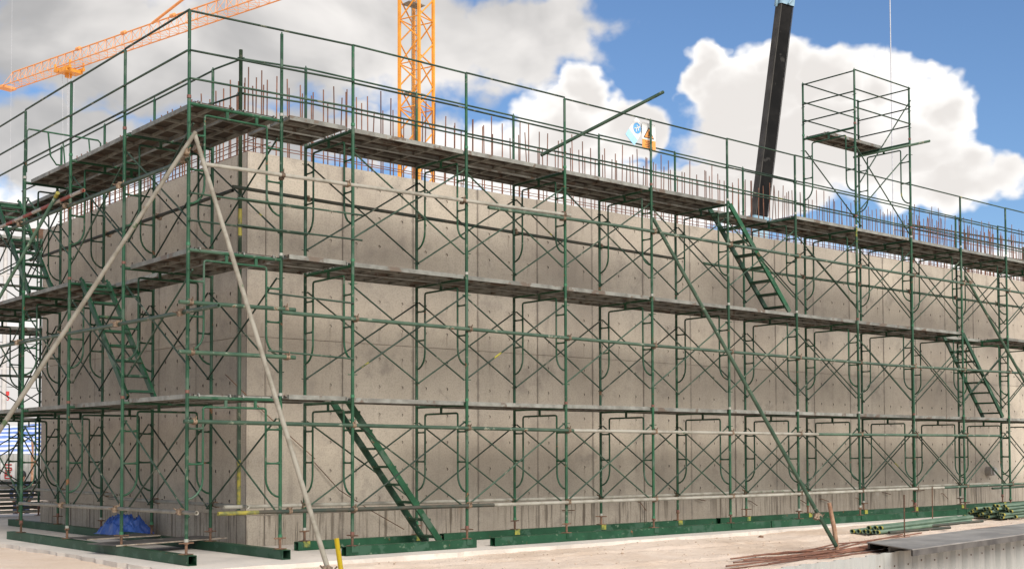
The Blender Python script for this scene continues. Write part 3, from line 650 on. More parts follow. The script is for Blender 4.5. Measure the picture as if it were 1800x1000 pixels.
# ------------------------------------------------------------------ hooked stairs
def stair(top, bot, ax, cr, w, label):
    """top and bot: positions of the near stringer; cr points to the other stringer"""
    top, bot = Vector(top), Vector(bot); t = thing('stair', label, 'stair', bot, 'hook-on scaffold stairs')
    d = top-bot; dn = d.normalized(); nrm = dn.cross(cr).normalized()
    for q in (0, w):
        mb = MB(); c = cr*q
        ps = [c + nrm*s1*0.042 + cr*s2*0.016 for s1, s2 in ((-1, -1), (1, -1), (1, 1), (-1, 1))]
        b = len(mb.v); mb.v += [tuple(p) for p in ps] + [tuple(p+d) for p in ps]
        for f in ((0, 1, 5, 4), (1, 2, 6, 5), (2, 3, 7, 6), (3, 0, 4, 7), (3, 2, 1, 0), (4, 5, 6, 7)): mb.f.append(tuple(b+i for i in f)); mb.mi.append(0); mb.sm.append(False)
        pe = c+d; mb.tube([pe, pe + Vector((0, 0, 0.05)) - ax*0.03, pe - ax*0.07 + Vector((0, 0, 0.03))], 0.013, 8)
        obj('stringer', mb.mesh('stringer', 'green'), t)
    nt = 8
    for i in range(nt):
        c = d*((i+0.45)/nt); mb = MB(); a0 = c - ax*0.06; a1 = c + ax*0.10
        lo = [a0 + cr*0.018, a1 + cr*0.018, a1 + cr*(w-0.018), a0 + cr*(w-0.018)]
        b = len(mb.v); mb.v += [tuple(p - Vector((0, 0, 0.018))) for p in lo] + [tuple(p + Vector((0, 0, 0.012))) for p in lo]
        for f in ((0, 3, 2, 1), (4, 5, 6, 7), (0, 1, 5, 4), (1, 2, 6, 5), (2, 3, 7, 6), (3, 0, 4, 7)): mb.f.append(tuple(b+i for i in f)); mb.mi.append(0); mb.sm.append(False)
        obj('tread', mb.mesh('tread', 'green'), t)
zl = lambda L: Z0 + LH*L
stair((2.42, .35, zl(1)-.02), (3.95, .35, .02), EX, EY, .37, 'green stair rising from the ground in the first bay of the long wall')
stair((9.62, -.10, zl(3)-.02), (11.2, -.10, zl(2)+.02), EX, EY, .44, 'green stair from middle deck to top deck, midway along the long wall')
stair((16.95, -.10, zl(2)-.02), (18.5, -.10, zl(1)+.02), EX, EY, .44, 'green stair from lowest to middle deck near the right edge')
stair((.13, 3.55, zl(2)-.02), (.13, 1.98, zl(1)+.02), -EY, EX, .37, 'green stair from lowest to middle deck on the short wall scaffold')
stair((.13, 7.22, zl(3)-.02), (.13, 5.62, zl(2)+.02), -EY, EX, .37, 'green stair up to the top deck at the far left')

# ------------------------------------------------------------------ base beams
def beam(a, b, label, posts=(), w=0.11, h=0.118, clip='clip'):
    a, b = Vector(a), Vector(b); d = (b-a).normalized(); n_ = Vector((-d.y, d.x, 0)); L_ = (b-a).length
    t = thing('base_beam', label, 'beam', a, 'green base beams under the scaffold legs', (0, 0, math.atan2(d.y, d.x))); t['kind'] = 'thing'
    mb = MB(); z0 = 0.003; hw = w/2
    mb.box((0, -hw, h-.006), (L_, hw, h)); mb.box((0, -hw, z0), (L_, hw, z0+.006)); mb.box((0.0005, -hw+.0003, z0+.0062), (L_-.0005, -hw+.006, h-.0062)); mb.box((0.0005, hw-.006, z0+.0062), (L_-.0005, hw-.0003, h-.0062))
    obj('box_section', mb.mesh('box_section', 'green_beam'), t)
    cl = MB(); cl.box((-.05, -hw-.008, h+.0025), (.05, hw+.008, h+.0036)); cl.box((-.05, -hw-.0085, h-.075), (.05, -hw-.0035, h+.0024)); cl = cl.mesh('clip_plate', clip)
    for p in posts:
        q = (Vector(p)-a).dot(d)
        if 0.03 < q < L_-.03: obj('clip_plate', cl, t, (q, 0, 0))
ya, yb = YR, YR+WR
beam((2.02, ya, 0), (4.10, ya, 0), 'short green base beam under the outer legs at the foot of the stair', RF, clip='green_beam')
beam((4.42, ya, 0), (10.45, ya, 0), 'long green base beam under outer legs, left of the leaning prop', RF, clip='green_beam')
beam((10.47, ya, 0), (16.4, ya, 0), 'green base beam under outer legs behind the small tube pile', RF, clip='green_beam')
beam((16.42, ya, 0), (22.4, ya, 0), 'green base beam under outer legs at the right edge', RF, clip='green_beam')
beam((2.02, yb, 0), (4.15, yb, 0), 'short green base beam along the wall foot nearest the corner', RF)
beam((4.42, yb, 0), (10.40, yb, 0), 'long green base beam along the wall foot behind the middle bays', RF)
beam((10.52, yb, 0), (16.3, yb, 0), 'green base beam along the wall foot behind the leaning prop', RF)
beam((16.36, yb, 0), (22.4, yb, 0), 'green base beam along the wall foot at the right edge', RF)
beam((0, -.16, 0), (0, 5.95, 0), 'long green base beam on the slab edge under the corner post', LPY)
beam((WL, -.16, 0), (WL, 4.55, 0), 'green base beam with square open end beside the concrete corner', LPY)
beam((WL, 5.2, 0), (WL, 9.6, 0), 'green base beam near the left end of the concrete wall', LPY)

# ------------------------------------------------------------------ props, stakes, loose tubes
def tube_thing(name, label, cat, a, b, mat, r=0.0243, group=None, band=None, hollow=True):
    a, b = Vector(a), Vector(b)
    o = obj(name, MB().tube([Vector((0, 0, 0)), b-a], r, 12, hollow=r*.82 if hollow else 0).mesh(name, mat), None, a, None, label, cat, group)
    if band: d = (b-a).normalized(); obj('end_band', MB().tube([-d*.002, d*band], r*1.03, 12, caps=False).mesh('end_band', 'old_yellow'), o)
    return o
def clampat(parent, p, rz=0): obj('coupler', CLAMP, parent, Vector(p)-Vector(parent.location), (0.4, 0.3, rz))
pa = tube_thing('prop_tube', 'pale sloping prop tube running from the corner post down to the left edge', 'prop', (-3.15, -.21, -.05), (-.0, -.17, 4.98), 'pale_tube', 0.0255); clampat(pa, (-.12, -.19, 4.72))
pb = tube_thing('prop_tube', 'pale sloping prop tube from the corner post towards the bottom of the picture', 'prop', (.0, -3.16, -.02), (.0, -.16, 4.95), 'pale_tube', 0.0255); clampat(pb, (.0, -.22, 4.78)); clampat(pb, (.0, -3.08, .14), 1)
obj('green_sleeve', MB().tube([(0, 0, 0), (0, .12, .199)], 0.0265, 12).mesh('green_sleeve', 'green_tube'), pb)
pcx = tube_thing('prop_tube', 'green sloping prop tube clamped to a stake beside the rusty bars', 'prop', (7.45, -3.62, .03), (7.72, -.13, 4.92), 'green_tube', 0.0275); clampat(pcx, (7.47, -3.35, .40), 1)
pd = tube_thing('prop_tube', 'green sloping prop tube at the right edge of the picture', 'prop', (17, -2.82, -.02), (17, -.14, 4.86), 'green_tube', 0.0265); clampat(pd, (17, -.24, 4.7))
o = tube_thing('stake', 'short bright yellow tube stake beside the foot of the pale prop', 'stake', (.09, -3.22, -.15), (.05, -3.12, .46), 'yellow', 0.024)
st = MB().tube([(0, 0, 0), (-.03, .02, .3), (-.10, .05, .66)], [0.030, 0.031, 0.026], 9).mesh('stake', 'wood')
obj('stake', st, None, (7.56, -3.56, -.06), None, 'brown weathered stake driven into the sand at the green prop', 'stake')
tube_thing('loose_tube', 'green tube leaning across the top guard rails with a rusty end', 'tube', (5.79, .32, 5.70), (7.83, -.27, 6.90), 'green_tube', 0.026)
for lab, x, y, h in (('thin rusty pin standing upright in the sand in front of the tube pile', 10.36, -2.81, .62), ('thin rusty pin standing near the slab edge behind the tube piles', 14.6, -.75, .62)):
    obj('steel_pin', MB().tube([(0, 0, -.1), (0.01, 0, h)], 0.011, 7).mesh('steel_pin', 'rust'), None, (x, y, 0), None, lab, 'pin')

# pile of green tubes lying on the sand
lab = 'green scaffold tube with yellow end in the low pile on the sand'
dA = Vector((0.985, 0.17, 0)).normalized()
for i in range(9):
    row = i // 6; q = i % 6
    a = Vector((10.55, -2.05, 0)) + Vector((-.17, .985, 0))*(q-2.5+.5*row)*0.085 + Vector((random.uniform(-.12, .05), 0, 0.02 + 0.058*row))
    tube_thing('loose_tube', lab, 'tube', a, a + dA*(3.9 + random.uniform(-.3, .5)), 'dusty_tube', 0.033, 'tubes in the small pile', 0.05)
tube_thing('loose_tube', 'dark green tube lying in front of the small tube pile', 'tube', (10.55, -2.42, .02), (12.4, -2.38, .02), 'dark_tube', 0.024)
tube_thing('loose_tube', 'dark green tube lying flat beyond the small tube pile', 'tube', (12.6, -1.9, .02), (14.6, -1.75, .02), 'dark_tube', 0.024)
lab = 'green tube with yellow end in the big stack at the right edge'
for row, cnt in enumerate((11, 10, 9, 6, 3)):
    for q in range(cnt):
        a = Vector((15.55 + random.uniform(-.3, .35), -1.75 + (q + .5*row + random.uniform(-.15, .15))*0.085, 0.05 + 0.05*row))
        tube_thing('loose_tube', lab, 'tube', a, a + Vector((5.2, .75, 0)), 'dusty_tube', 0.029, 'tubes in the big stack', 0.07)
# rusty bars strewn beside the fence
lab = 'long rusty reinforcing bar lying in the loose bundle beside the metal fence'
for i in range(16):
    s_ = 7.0 + random.uniform(-1.6, 1.2) if i > 3 else 4.4 + i*.35; off = random.uniform(0.45, 1.15) if i > 3 else 0.5 + .12*i
    L_ = random.uniform(4.5, 7.5); a = F0 + FD*(s_-4.44) + FN*off; sp = random.uniform(-.04, .06)
    pts = []
    for q in range(9):
        p = a + FD*(L_*q/8) + FN*(sp*L_*q/8 + 0.05*math.sin(q*.7+i)); p.z = sand_z(p.x, p.y) + 0.012 + 0.009*(i % 4); pts.append(p - a)
    a2 = Vector((a.x, a.y, 0)); obj('reinforcing_bar', MB().tube(pts, 0.0105, 6).mesh('bar', 'rebar'), None, a2, None, lab, 'bar', 'loose rusty bars')

def lump(loc, size, mat, label, cat):
    mb = MB(); n1, n2 = 10, 6; zc = sand_z(loc[0], loc[1])
    for j in range(n2+1):
        for i in range(n1):
            a, b = 2*math.pi*i/n1, math.pi*j/n2; q = 1 + .45*mn.noise((math.cos(a)*1.9+loc[0]*7, math.sin(a)*1.9+loc[1]*5, b*1.5))
            mb.v.append((size[0]*math.cos(a)*math.sin(b)*q, size[1]*math.sin(a)*math.sin(b)*q, size[2]*math.cos(b)*q))
    for j in range(n2):
        for i in range(n1): mb.f.append((j*n1+i, (j+1)*n1+i, (j+1)*n1+(i+1) % n1, j*n1+(i+1) % n1)); mb.mi.append(0); mb.sm.append(False)
    obj('lump', mb.mesh('lump', mat), None, (loc[0], loc[1], zc + size[2]*.35), None, label, cat)
lump((3.15, -3.55), (.075, .06, .035), 'pole', 'grey broken concrete lump on the sand at bottom centre', 'rubble')
lump((3.25, -3.2), (.06, .035, .022), 'rust', 'brown clod on the sand just behind the grey concrete lump', 'rubble')
lump((9.2, -1.0), (.05, .04, .025), 'rust', 'red brown brick crumb on the sand near the slab edge', 'rubble')
lump((3.9, -3.9), (.05, .04, .025), 'wood', 'brown lump on the sand left of the rusty bars', 'rubble')
# low corrugated fence holding back the sand
fence = thing('metal_fence', 'low corrugated grey metal fence at the bottom right corner', 'fence', F0, None, (0, 0, math.atan2(FD.y, FD.x)))
mb = MB(); pr = []; x = 0
while x < 1.19: pr += [(x, 0), (x+.13, 0), (x+.17, -.055), (x+.36, -.055), (x+.40, 0)]; x += .40
for (xa, ya_), (xb, yb_) in zip(pr, pr[1:]):
    if xb-xa < 1e-6: continue
    mb.quad([(xa, ya_, -1.5), (xb, yb_, -1.5), (xb, yb_, 0.0), (xa, ya_, 0.0)]); mb.quad([(xb, yb_+.002, -1.5), (xa, ya_+.002, -1.5), (xa, ya_+.002, 0.0), (xb, yb_+.002, 0.0)]); mb.quad([(xa, ya_, 0), (xb, yb_, 0), (xb, yb_+.002, 0), (xa, ya_+.002, 0)])
SH = mb.mesh('sheet', 'sheet'); scr = MB().tube([(0, -.054, 0), (0, -.062, 0)], 0.012, 6).mesh('screw', 'rust')
for i in range(-4, 11):
    s_ = obj('sheet', SH, fence, (i*1.2, 0.002*(i % 2), random.uniform(-.008, .004)))
    for q in (0.27, .68, 1.07): obj('screw', scr, s_, (q, 0, -.17 + .03*math.sin(q*9)))
# ribbed steel panel lying over the fence top
pn = thing('form_panel', 'large flat grey form panel lying on the sand over the fence', 'panel', (7.24, -4.87, -.012), None, (0, 0, R(7.3)))
def skew_box(name, lo, hi, mat, sk=0.78):
    me = box_mesh(name, lo, hi, mat)
    for v in me.vertices: v.co.x += sk*v.co.y
    return me
obj('face_sheet', skew_box('face_sheet', (0, 0, .075), (6.2, .98, .088), 'panel_top'), pn)
for y in (0, .47, .93): obj('rib', skew_box('rib', (0.02, y, 0.0), (6.18, y+.045, .0745), 'ply'), pn)
# boards on the slab
def board(label, a, ang, L_, w, tilt):
    o = obj('plywood_board', MB().box((0, 0, 0), (L_, w, .012), 0).box((0, -.003, -.004), (L_, -.0005, .0125), 1).mesh('board', ['ply', 'ply_edge']), None, a, (tilt, 0, R(ang)), label, 'board')
board('dark plywood board lying over the beam in front of the corner bay', (-.10, 1.75, .126), 12, 1.75, .62, 0.0)
board('dark plywood board lying on the slab below the blue tarpaulin', (0.06, 3.1, .128), 6, 1.1, .55, 0.0)

# crumpled blue tarpaulin
mb = MB(); nu, nv = 64, 34
for j in range(nv+1):
    for i in range(nu+1):
        u, v = i/nu*2-1, j/nv*2-1
        h = 0.36*math.exp(-((u+.32)**2/.24 + (v-.1)**2/.8)) + 0.37*math.exp(-((u-.36)**2/.22 + (v-.05)**2/.8))
        h = 0.27*(1 - math.exp(-h/0.16)) + 0.05*mn.noise((u*2.1, v*2.1, 6.5))*(h > .05)
        f = 1 - abs(mn.noise((u*2.6+3, v*2.2, 1.0)))*2; g = 1 - abs(mn.noise((u*6, v*5+4, 2.0)))*2
        edge = max(0.0, 1 - max(abs(u), abs(v))**6)
        z = (h*(0.50 + 0.42*f + 0.26*g) + 0.03*g*edge)*edge + 0.004
        mb.v.append((0.27*v + 0.06*mn.noise((u*3, v*3, 5)), -0.46*u + 0.06*mn.noise((u*3, v*3, 8)), max(0.004, z)))
for j in range(nv):
    for i in range(nu): a = j*(nu+1)+i; mb.f.append((a, a+nu+1, a+nu+2, a+1)); mb.mi.append(0); mb.sm.append(True)
obj('tarpaulin', mb.mesh('tarpaulin', 'tarp'), None, (1.36, 4.95, 0.06), (0, 0, .1), 'crumpled bright blue tarpaulin heaped at the wall foot', 'tarpaulin')
# pale sacks left on the top deck
def sack(loc, label, w):
    mb = MB(); n1, n2 = 20, 10
    for j in range(n2+1):
        for i in range(n1):
            a, b = 2*math.pi*i/n1, math.pi*j/n2; q = 1 + .16*mn.noise((math.cos(a)*1.6+loc[0], math.sin(a)*1.6, b*1.3))
            mb.v.append((w*math.cos(a)*math.sin(b)*q, .17*math.sin(a)*math.sin(b)*q, max(-.05, .085*math.cos(b)*q)))
    for j in range(n2):
        for i in range(n1): mb.f.append((j*n1+i, (j+1)*n1+i, (j+1)*n1+(i+1) % n1, j*n1+(i+1) % n1)); mb.mi.append(0); mb.sm.append(True)
    obj('sack', mb.mesh('sack', 'white'), None, loc, None, label, 'sack')
sack((9.1, .62, ZT+.055), 'pale sack lying on the top deck left of the upper stair', .30)
sack((15.6, .55, ZT+.055), 'pale sack lying on the top deck under the small tower', .36)

# ================================================================== SAFETY SIGNS
def sign(label, loc, rot, w, h):
    t = thing('safety_sign', label, 'sign', loc, None, rot)
    obj('board', box_mesh('board', (-w/2, 0, -h), (w/2, .003, 0), 'white'), t); return t
xs0 = X1+3*BAY
s1 = sign('white sheet sign with orange warning triangle hung at the guard post', (xs0+.02, YR+.06, ZT+1.0), (0, 0, 0), .30, .40)
mb = MB(); mb.quad([(-.12, -.002, -.235), (.12, -.002, -.235), (0, -.002, -.055)]); obj('triangle_border', mb.mesh('tri_b', 'black'), s1)
mb = MB(); mb.quad([(-.098, -.004, -.223), (.098, -.004, -.223), (0, -.004, -.078)]); obj('triangle', mb.mesh('tri', 'orange'), s1)
obj('mark', MB().box((-.008, -.007, -.185), (.012, -.005, -.125)).box((-.03, -.007, -.205), (.035, -.005, -.193)).mesh('mark', 'black'), s1)
obj('text_panel', box_mesh('text_panel', (-.15, -.004, -.40), (.15, -.0005, -.262), 'orange'), s1)
for i in range(4): obj('text_line', box_mesh('text_line', (-.09 + .02*(i % 2), -.0065, -.293-.027*i), (.08 - .03*(i % 3), -.0045, -.285-.027*i), 'rust'), s1)
s2 = sign('white and blue sheet sign hanging tilted beside the guard post', (xs0-.13, YR+.09, ZT+1.0), (0, R(38), 0), .24, .40)
def disc(r, y, cx, cz, n=24): return MB().quad([(cx + r*math.cos(a), y, cz + r*math.sin(a)) for a in [2*math.pi*i/n for i in range(n)]])
obj('disc', disc(.085, -.003, 0, -.135).mesh('disc', 'blue'), s2)
fg = MB(); fg.quad([(math.cos(a)*.016+.02, -.006, -.085+math.sin(a)*.016) for a in [2*math.pi*i/12 for i in range(12)]])
for a, b in (((.018, -.10), (-.012, -.15)), ((-.012, -.15), (.022, -.195)), ((-.012, -.15), (-.045, -.19)), ((.01, -.11), (-.04, -.11)), ((.012, -.115), (.045, -.15))): fg.tube([(a[0], -.006, a[1]), (b[0], -.006, b[1])], .009, 5)
obj('walking_figure', fg.mesh('figure', 'white'), s2)
obj('text_panel', box_mesh('text_panel', (-.12, -.004, -.40), (.12, -.0005, -.275), 'blue_pale'), s2)

# ================================================================== CRANES
def lattice(mb, A, B, n, half, r, tri=False, up_=Vector((0, 0, 1))):
    pass
mast_c = Vector((41.36, 52.43, 0)); 
tcr = thing('tower_crane', 'orange lattice tower crane standing behind the wall, jib reaching left', 'crane', mast_c)
rot = R(-40.4 + 58); hw = 0.80
cs = [Vector((math.cos(rot+R(45)+i*math.pi/2), math.sin(rot+R(45)+i*math.pi/2), 0))*hw*math.sqrt(2) for i in range(4)]
HM = 34.6
for c in cs: obj('mast_chord', MB().box((-.085, -.085, 0), (.085, .085, HM), 0, Matrix.Translation(c) @ Matrix.Rotation(rot, 4, 'Z')).mesh('mast_chord', 'crane'), tcr)
sec = 1.48
for f_ in range(4):
    a, b = cs[f_], cs[(f_+1) % 4]; mb = MB()
    z = 0.3; i = 0
    while z + sec < HM:
        z1 = z+sec; p, q = (a, b) if i % 2 == 0 else (b, a)
        mb.tube([p + Vector((0, 0, z)), q + Vector((0, 0, z1))], 0.052, 6)
        if i % 2 == 0: mb.tube([a + Vector((0, 0, z)), b + Vector((0, 0, z))], 0.042, 6)
        z = z1; i += 1
    obj('mast_lacing', mb.mesh('mast_lacing', 'crane'), tcr)
mb = MB()
for i in range(int(HM/1.0)): 
    z = .5 + i*1.0; mb.box((-.13, -.13, z), (.13, .13, z+.22), 0, Matrix.Translation(cs[(i % 4)]) @ Matrix.Rotation(rot, 4, 'Z'))
mb2 = MB()
for s_ in (-.2, .2): mb2.tube([(s_, .25, 0), (s_, .25, HM)], .022, 6)
z = .3
while z < HM: mb2.tube([(-.2, .25, z), (.2, .25, z)], .014, 5); z += .33
for z in (6.5, 12.5, 18.8, 25.0, 31.0): mb2.box((-.7, -.2, z), (.6, .7, z+.06))
obj('ladder', mb2.mesh('ladder', 'galv'), tcr)
# slewing unit, tower head and jib
JB = Vector((41.24, 52.26, 34.73)) - mast_c; JT = Vector((30.9, 101.6, 34.73)) - mast_c
jd = (JT-JB).normalized(); jn = Vector((-jd.y, jd.x, 0)); JL = (JT-JB).length; JB.x = JB.y = 0.0
obj('slewing_unit', MB().tube([(0, 0, HM), (0, 0, HM+.9)], 1.15, 20).box((-1, -1, HM+.9), (1, 1, HM+1.3)).mesh('slewing_unit', 'crane'), tcr)
mb = MB(); jh, jw = 1.25, 0.62; zb = JB.z
def jp(s_, side, top): return Vector((0, 0, zb + (jh if top else 0))) + jd*s_ + jn*side
for sd in (-jw, jw): obj('jib_chord', MB().tube([jp(.6, sd, 0), jp(JL, sd, 0)], .055, 8).mesh('jib_chord', 'crane_jib'), tcr)
obj('jib_chord', MB().tube([jp(.6, 0, 1), jp(JL-1.0, 0, 1)], .062, 8).mesh('jib_chord', 'crane_jib'), tcr)
s_ = .8; i = 0
while s_ < JL-1.3:
    for sd in (-jw, jw):
        mb.tube([jp(s_, sd, 0), jp(s_+.6, 0, 1)], .022, 5); mb.tube([jp(s_+.6, 0, 1), jp(s_+1.2, sd, 0)], .022, 5)
    mb.tube([jp(s_, -jw, 0), jp(s_, jw, 0)], .022, 5); mb.tube([jp(s_, -jw, 0), jp(s_+1.2, jw, 0)], .018, 5)
    s_ += 1.2; i += 1
obj('jib_lacing', mb.mesh('jib_lacing', 'crane_jib'), tcr)
for s_ in (6.5, 13, 19.5, 26, 32.5, 39): obj('jib_sleeve', MB().tube([jp(s_-.25, 0, 1)+Vector((0, 0, .05)), jp(s_+.25, 0, 1)+Vector((0, 0, .05))], .17, 8).mesh('jib_sleeve', 'crane_jib'), tcr)
mb = MB()
mb.box((-.5, -.7, -.12), (.5, .7, .1), 0, Matrix.Translation(jp(JL, 0, 0)) @ Matrix.Rotation(math.atan2(jd.y, jd.x), 4, 'Z'))
obj('jib_end', mb.mesh('jib_end', 'crane_jib'), tcr)
sT = (Vector((35.883, 80.584, 36.03)) - mast_c - Vector((0, 0, 0))).dot(jd)
p = jp(sT, 0, 1); ap = Vector((0, 0, HM+9.0)); dd = (ap-p).normalized()
obj('tie_bar', MB().tube([p, p + dd*5.2], .11, 8).tube([p + dd*5.2, ap], .035, 6).mesh('tie_bar', 'crane_jib'), tcr)
obj('tower_head', MB().tube([(-.7, 0, HM+1.3), ap], .1, 8).tube([(.7, 0, HM+1.3), ap], .1, 8).tube([(0, .7, HM+1.3), ap], .1, 8).mesh('tower_head', 'crane'), tcr)
sR = (Vector((33.835, 92.169, 34.73)) - mast_c).dot(jd)
mx = Matrix.Translation(jp(sR, 0, 0)) @ Matrix.Rotation(math.atan2(jd.y, jd.x), 4, 'Z')
mb = MB(); mb.box((-1.3, -.75, -.45), (1.1, -.55, -.2), 0, mx); mb.box((-1.3, .55, -.45), (1.1, .75, -.2), 0, mx); mb.box((-.9, -.8, -.62), (.2, .8, -.35), 0, mx); mb.box((.5, -.8, -.5), (.9, .8, -.15), 0, mx); mb.box((-.1, -.25, -.95), (.2, .25, -.55), 0, mx)
for q in (-1.2, 1.0): mb.box((q-.06, -.72, -.3), (q+.06, -.6, .25), 0, mx); mb.box((q-.06, .6, -.3), (q+.06, .72, .25), 0, mx)
obj('trolley', mb.mesh('trolley', 'crane'), tcr)
for q, e_ in ((-.5, -.25), (.5, -.2), (-.5, .25), (.5, .3)): obj('hoist_rope', MB().tube([mx @ Vector((q, e_, -.5)), mx @ Vector((0, e_*.4, -21.0))], .016, 5).mesh('hoist_rope', 'wire'), tcr)
obj('hook_block', MB().box((-.25, -.2, -22.2), (.25, .2, -21.0), 0, mx).tube([mx @ Vector((0, 0, -22.2)), mx @ Vector((0, 0, -22.7)), mx @ Vector((.25, 0, -23.0)), mx @ Vector((.05, 0, -23.3))], .09, 8).mesh('hook_block', 'red'), tcr)

# telescopic boom of a mobile crane working behind the wall
b0 = Vector((29.46, 14.88, 10.05)); b1 = Vector((29.976, 14.076, 17.395)); bd = (b1-b0).normalized()
foot = b0 - bd*8.6; bc = thing('mobile_crane', 'black telescopic boom of a mobile crane with pale blue base section', 'crane', (foot.x, foot.y, 0))
fo = Vector((0, 0, foot.z)); nR = Vector((math.sin(R(196.8)), math.cos(R(196.8)), 0)); nR = (nR - bd*nR.dot(bd)).normalized(); nL = bd.cross(nR) if bd.cross(nR).dot(Vector((math.sin(R(286.8)), math.cos(R(286.8)), 0))) > 0 else nR.cross(bd)
def boxsec(s0, s1, hl, hr, mats, name):
    """box of half widths hl (across the wide face) and hr; slot 0 wide sides, slot 1 narrow sides"""
    mb = MB(); a, b = fo + bd*s0, fo + bd*s1; c_ = .05
    prof = [(-hl+c_, hr), (hl-c_, hr), (hl, hr-c_), (hl, -hr+c_), (hl-c_, -hr), (-hl+c_, -hr), (-hl, -hr+c_), (-hl, hr-c_)]
    n_ = len(prof); bb = len(mb.v)
    mb.v += [tuple(a + nL*x + nR*y) for x, y in prof] + [tuple(b + nL*x + nR*y) for x, y in prof]
    for i in range(n_): j = (i+1) % n_; mb.f.append((bb+i, bb+j, bb+n_+j, bb+n_+i)); mb.mi.append(1 if i in (1, 2, 5, 6) else 0); mb.sm.append(False)
    mb.f.append(tuple(bb+n_+i for i in range(n_))); mb.mi.append(0); mb.sm.append(False)
    return obj(name, mb.mesh(name, mats), bc)
BB, BK = ['boom_blue', 'boom_blue'], ['boom_shaded_black', 'boom_lit_grey']
boxsec(0, 8.15, .36, .28, BB, 'base_section'); boxsec(8.15, 8.35, .39, .31, BB, 'collar')
boxsec(8.35, 16.08, .275, .20, BK, 'boom_section'); boxsec(16.08, 16.40, .31, .235, BB, 'collar')
wear = MB()
for x_ in (-.26, .26): wear.tube([fo + bd*8.4 + nL*x_ + nR*.203, fo + bd*16.05 + nL*x_ + nR*.203], .014, 6)
obj('edge_strip', wear.mesh('edge_strip', 'boom_lit_grey'), bc)
obj('hose_bracket', MB().tube([fo + bd*16.0 + nL*.34, fo + bd*16.25 + nL*.42 + nR*.1, fo + bd*16.5 + nL*.36], .05, 8).tube([fo + bd*16.1 + nR*.27, fo + bd*16.3 + nR*.33 - nL*.1, fo + bd*16.5 + nR*.28 - nL*.2], .04, 8).mesh('hose_bracket', 'boom_blue'), bc)
boxsec(16.40, 25, .24, .17, BK, 'boom_section'); boxsec(25, 45, .19, .14, BK, 'boom_section')
mb = MB(); mb.box((-3.2, -1.3, .55), (3.2, 1.3, 1.25)); 
for sx in (-2.3, -1.1, 1.2, 2.4):
    for sy in (-1.25, 1.25): mb.tube([(sx, sy-.18, .52), (sx, sy+.18, .52)], .52, 16)
obj('carrier', mb.mesh('carrier', 'boom_blue'), bc); obj('boom_pivot', MB().box((-.8, -.8, 1.26), (.8, .8, max(1.9, foot.z+.3))).mesh('boom_pivot', 'boom_blue'), bc)
hd = fo + bd*44.6
obj('hoist_rope', MB().tube([hd, Vector((33.05-foot.x, 11.75-foot.y, 40)), Vector((33.05-foot.x, 11.75-foot.y, 3))] if False else [Vector((hd.x, hd.y, hd.z)), Vector((hd.x, hd.y, 6.0))], .02, 6).mesh('hoist_rope', 'wire'), bc)

# ================================================================== BEHIND THE RIGHT END: more steel fixing
lab = 'dense rusty reinforcement cage rising behind the far right end of the wall'
cage = thing('rebar_cage', lab, 'cage', (25.9, 6.0, 5.95)); bars = rebar_mesh('cage_bar', 2.35, 0.011)
for i in range(44):
    o = obj('rebar', bars, cage, (i*.155 + random.uniform(-.05, .05) - .9, random.choice((0, .45)), random.uniform(-.35, .15))); o.rotation_euler = (random.gauss(0, .03), random.gauss(0, .03), 0)
for z in (1.0, 1.35, 1.7): 
    for y in (.02, .47): obj('horizontal_rebar', MB().tube([(-1.0, y, z), (6.0, y, z + .05)], .012, 5).mesh('hbar', 'rebar'), cage)
obj('deck', box_mesh('deck', (-1.2, -.5, -.12), (6.3, .9, -.05), 'ply'), cage); 
for x in (-1.0, 2.4, 6.0): obj('post', MB().tube([(x, .2, -5.9), (x, .2, 1.9)], .03, 8).mesh('post', 'dark_tube'), cage)
for z in (1.2, 1.75): obj('ledger_tube', MB().tube([(-1.2, -.1, z), (6.4, -.1, z+.2)], .025, 8).mesh('ledger', 'dark_tube'), cage)

# ================================================================== FAR LEFT BACKGROUND
# stack of tubes lying behind the wall end
lab = 'green tube in the long horizontal stack behind the far left wall end'
for row in range(8):
    for q in range(2):
        tube_thing('loose_tube', lab, 'tube', (-1.2 + random.uniform(-.2, .2), 12.6 + q*.2, 0.10 + row*.085), (4.6, 12.75 + q*.2 + random.uniform(-.05, .05), 0.10 + row*.085), 'dark_tube' if (row+q) % 3 else 'pale_tube', 0.028, 'tubes stacked beyond the wall')
hd_ = thing('hoarding', 'grey corrugated hoarding in the distance beyond the wall end', 'hoarding', (0, 34, 0))
for i in range(12):
    obj('sheet', SH, hd_, (4.2 + i*1.2, 0, 1.35))
bd_ = thing('notice_board', 'small white notice board with red figures on the far hoarding', 'sign', (8.94, 33.7, .35))
obj('board', box_mesh('board', (-.1, 0, 0), (.42, .02, .62), 'white'), bd_)
mb = MB()
for a, b in (((.05, .56), (.3, .56)), ((.05, .56), (.05, .46)), ((.05, .46), (.28, .44)), ((.28, .44), (.3, .36)), ((.3, .36), (.06, .34)), ((.06, .27), (.06, .06)), ((.06, .06), (.28, .05)), ((.28, .05), (.3, .15)), ((.3, .15), (.07, .18)), ((.06, .27), (.26, .28))): mb.tube([(a[0], -.012, a[1]), (b[0], -.012, b[1])], .024, 5)
obj('figures', mb.mesh('figures', 'red'), bd_)
aw = thing('awning', 'blue and white striped awning in the distance beyond the wall end', 'awning', (4.5, 30, 0))
mb = MB(); nx_ = 40
for j, (y, z) in enumerate(((1.6, 2.35), (.8, 2.05), (0, 1.78), (-.02, 1.5), (-.03, 1.27))):
    for i in range(nx_+1): mb.v.append((i*.2, y + .06*math.sin(i*.9)*(j > 2), z + .05*math.sin(i*.55+j)))
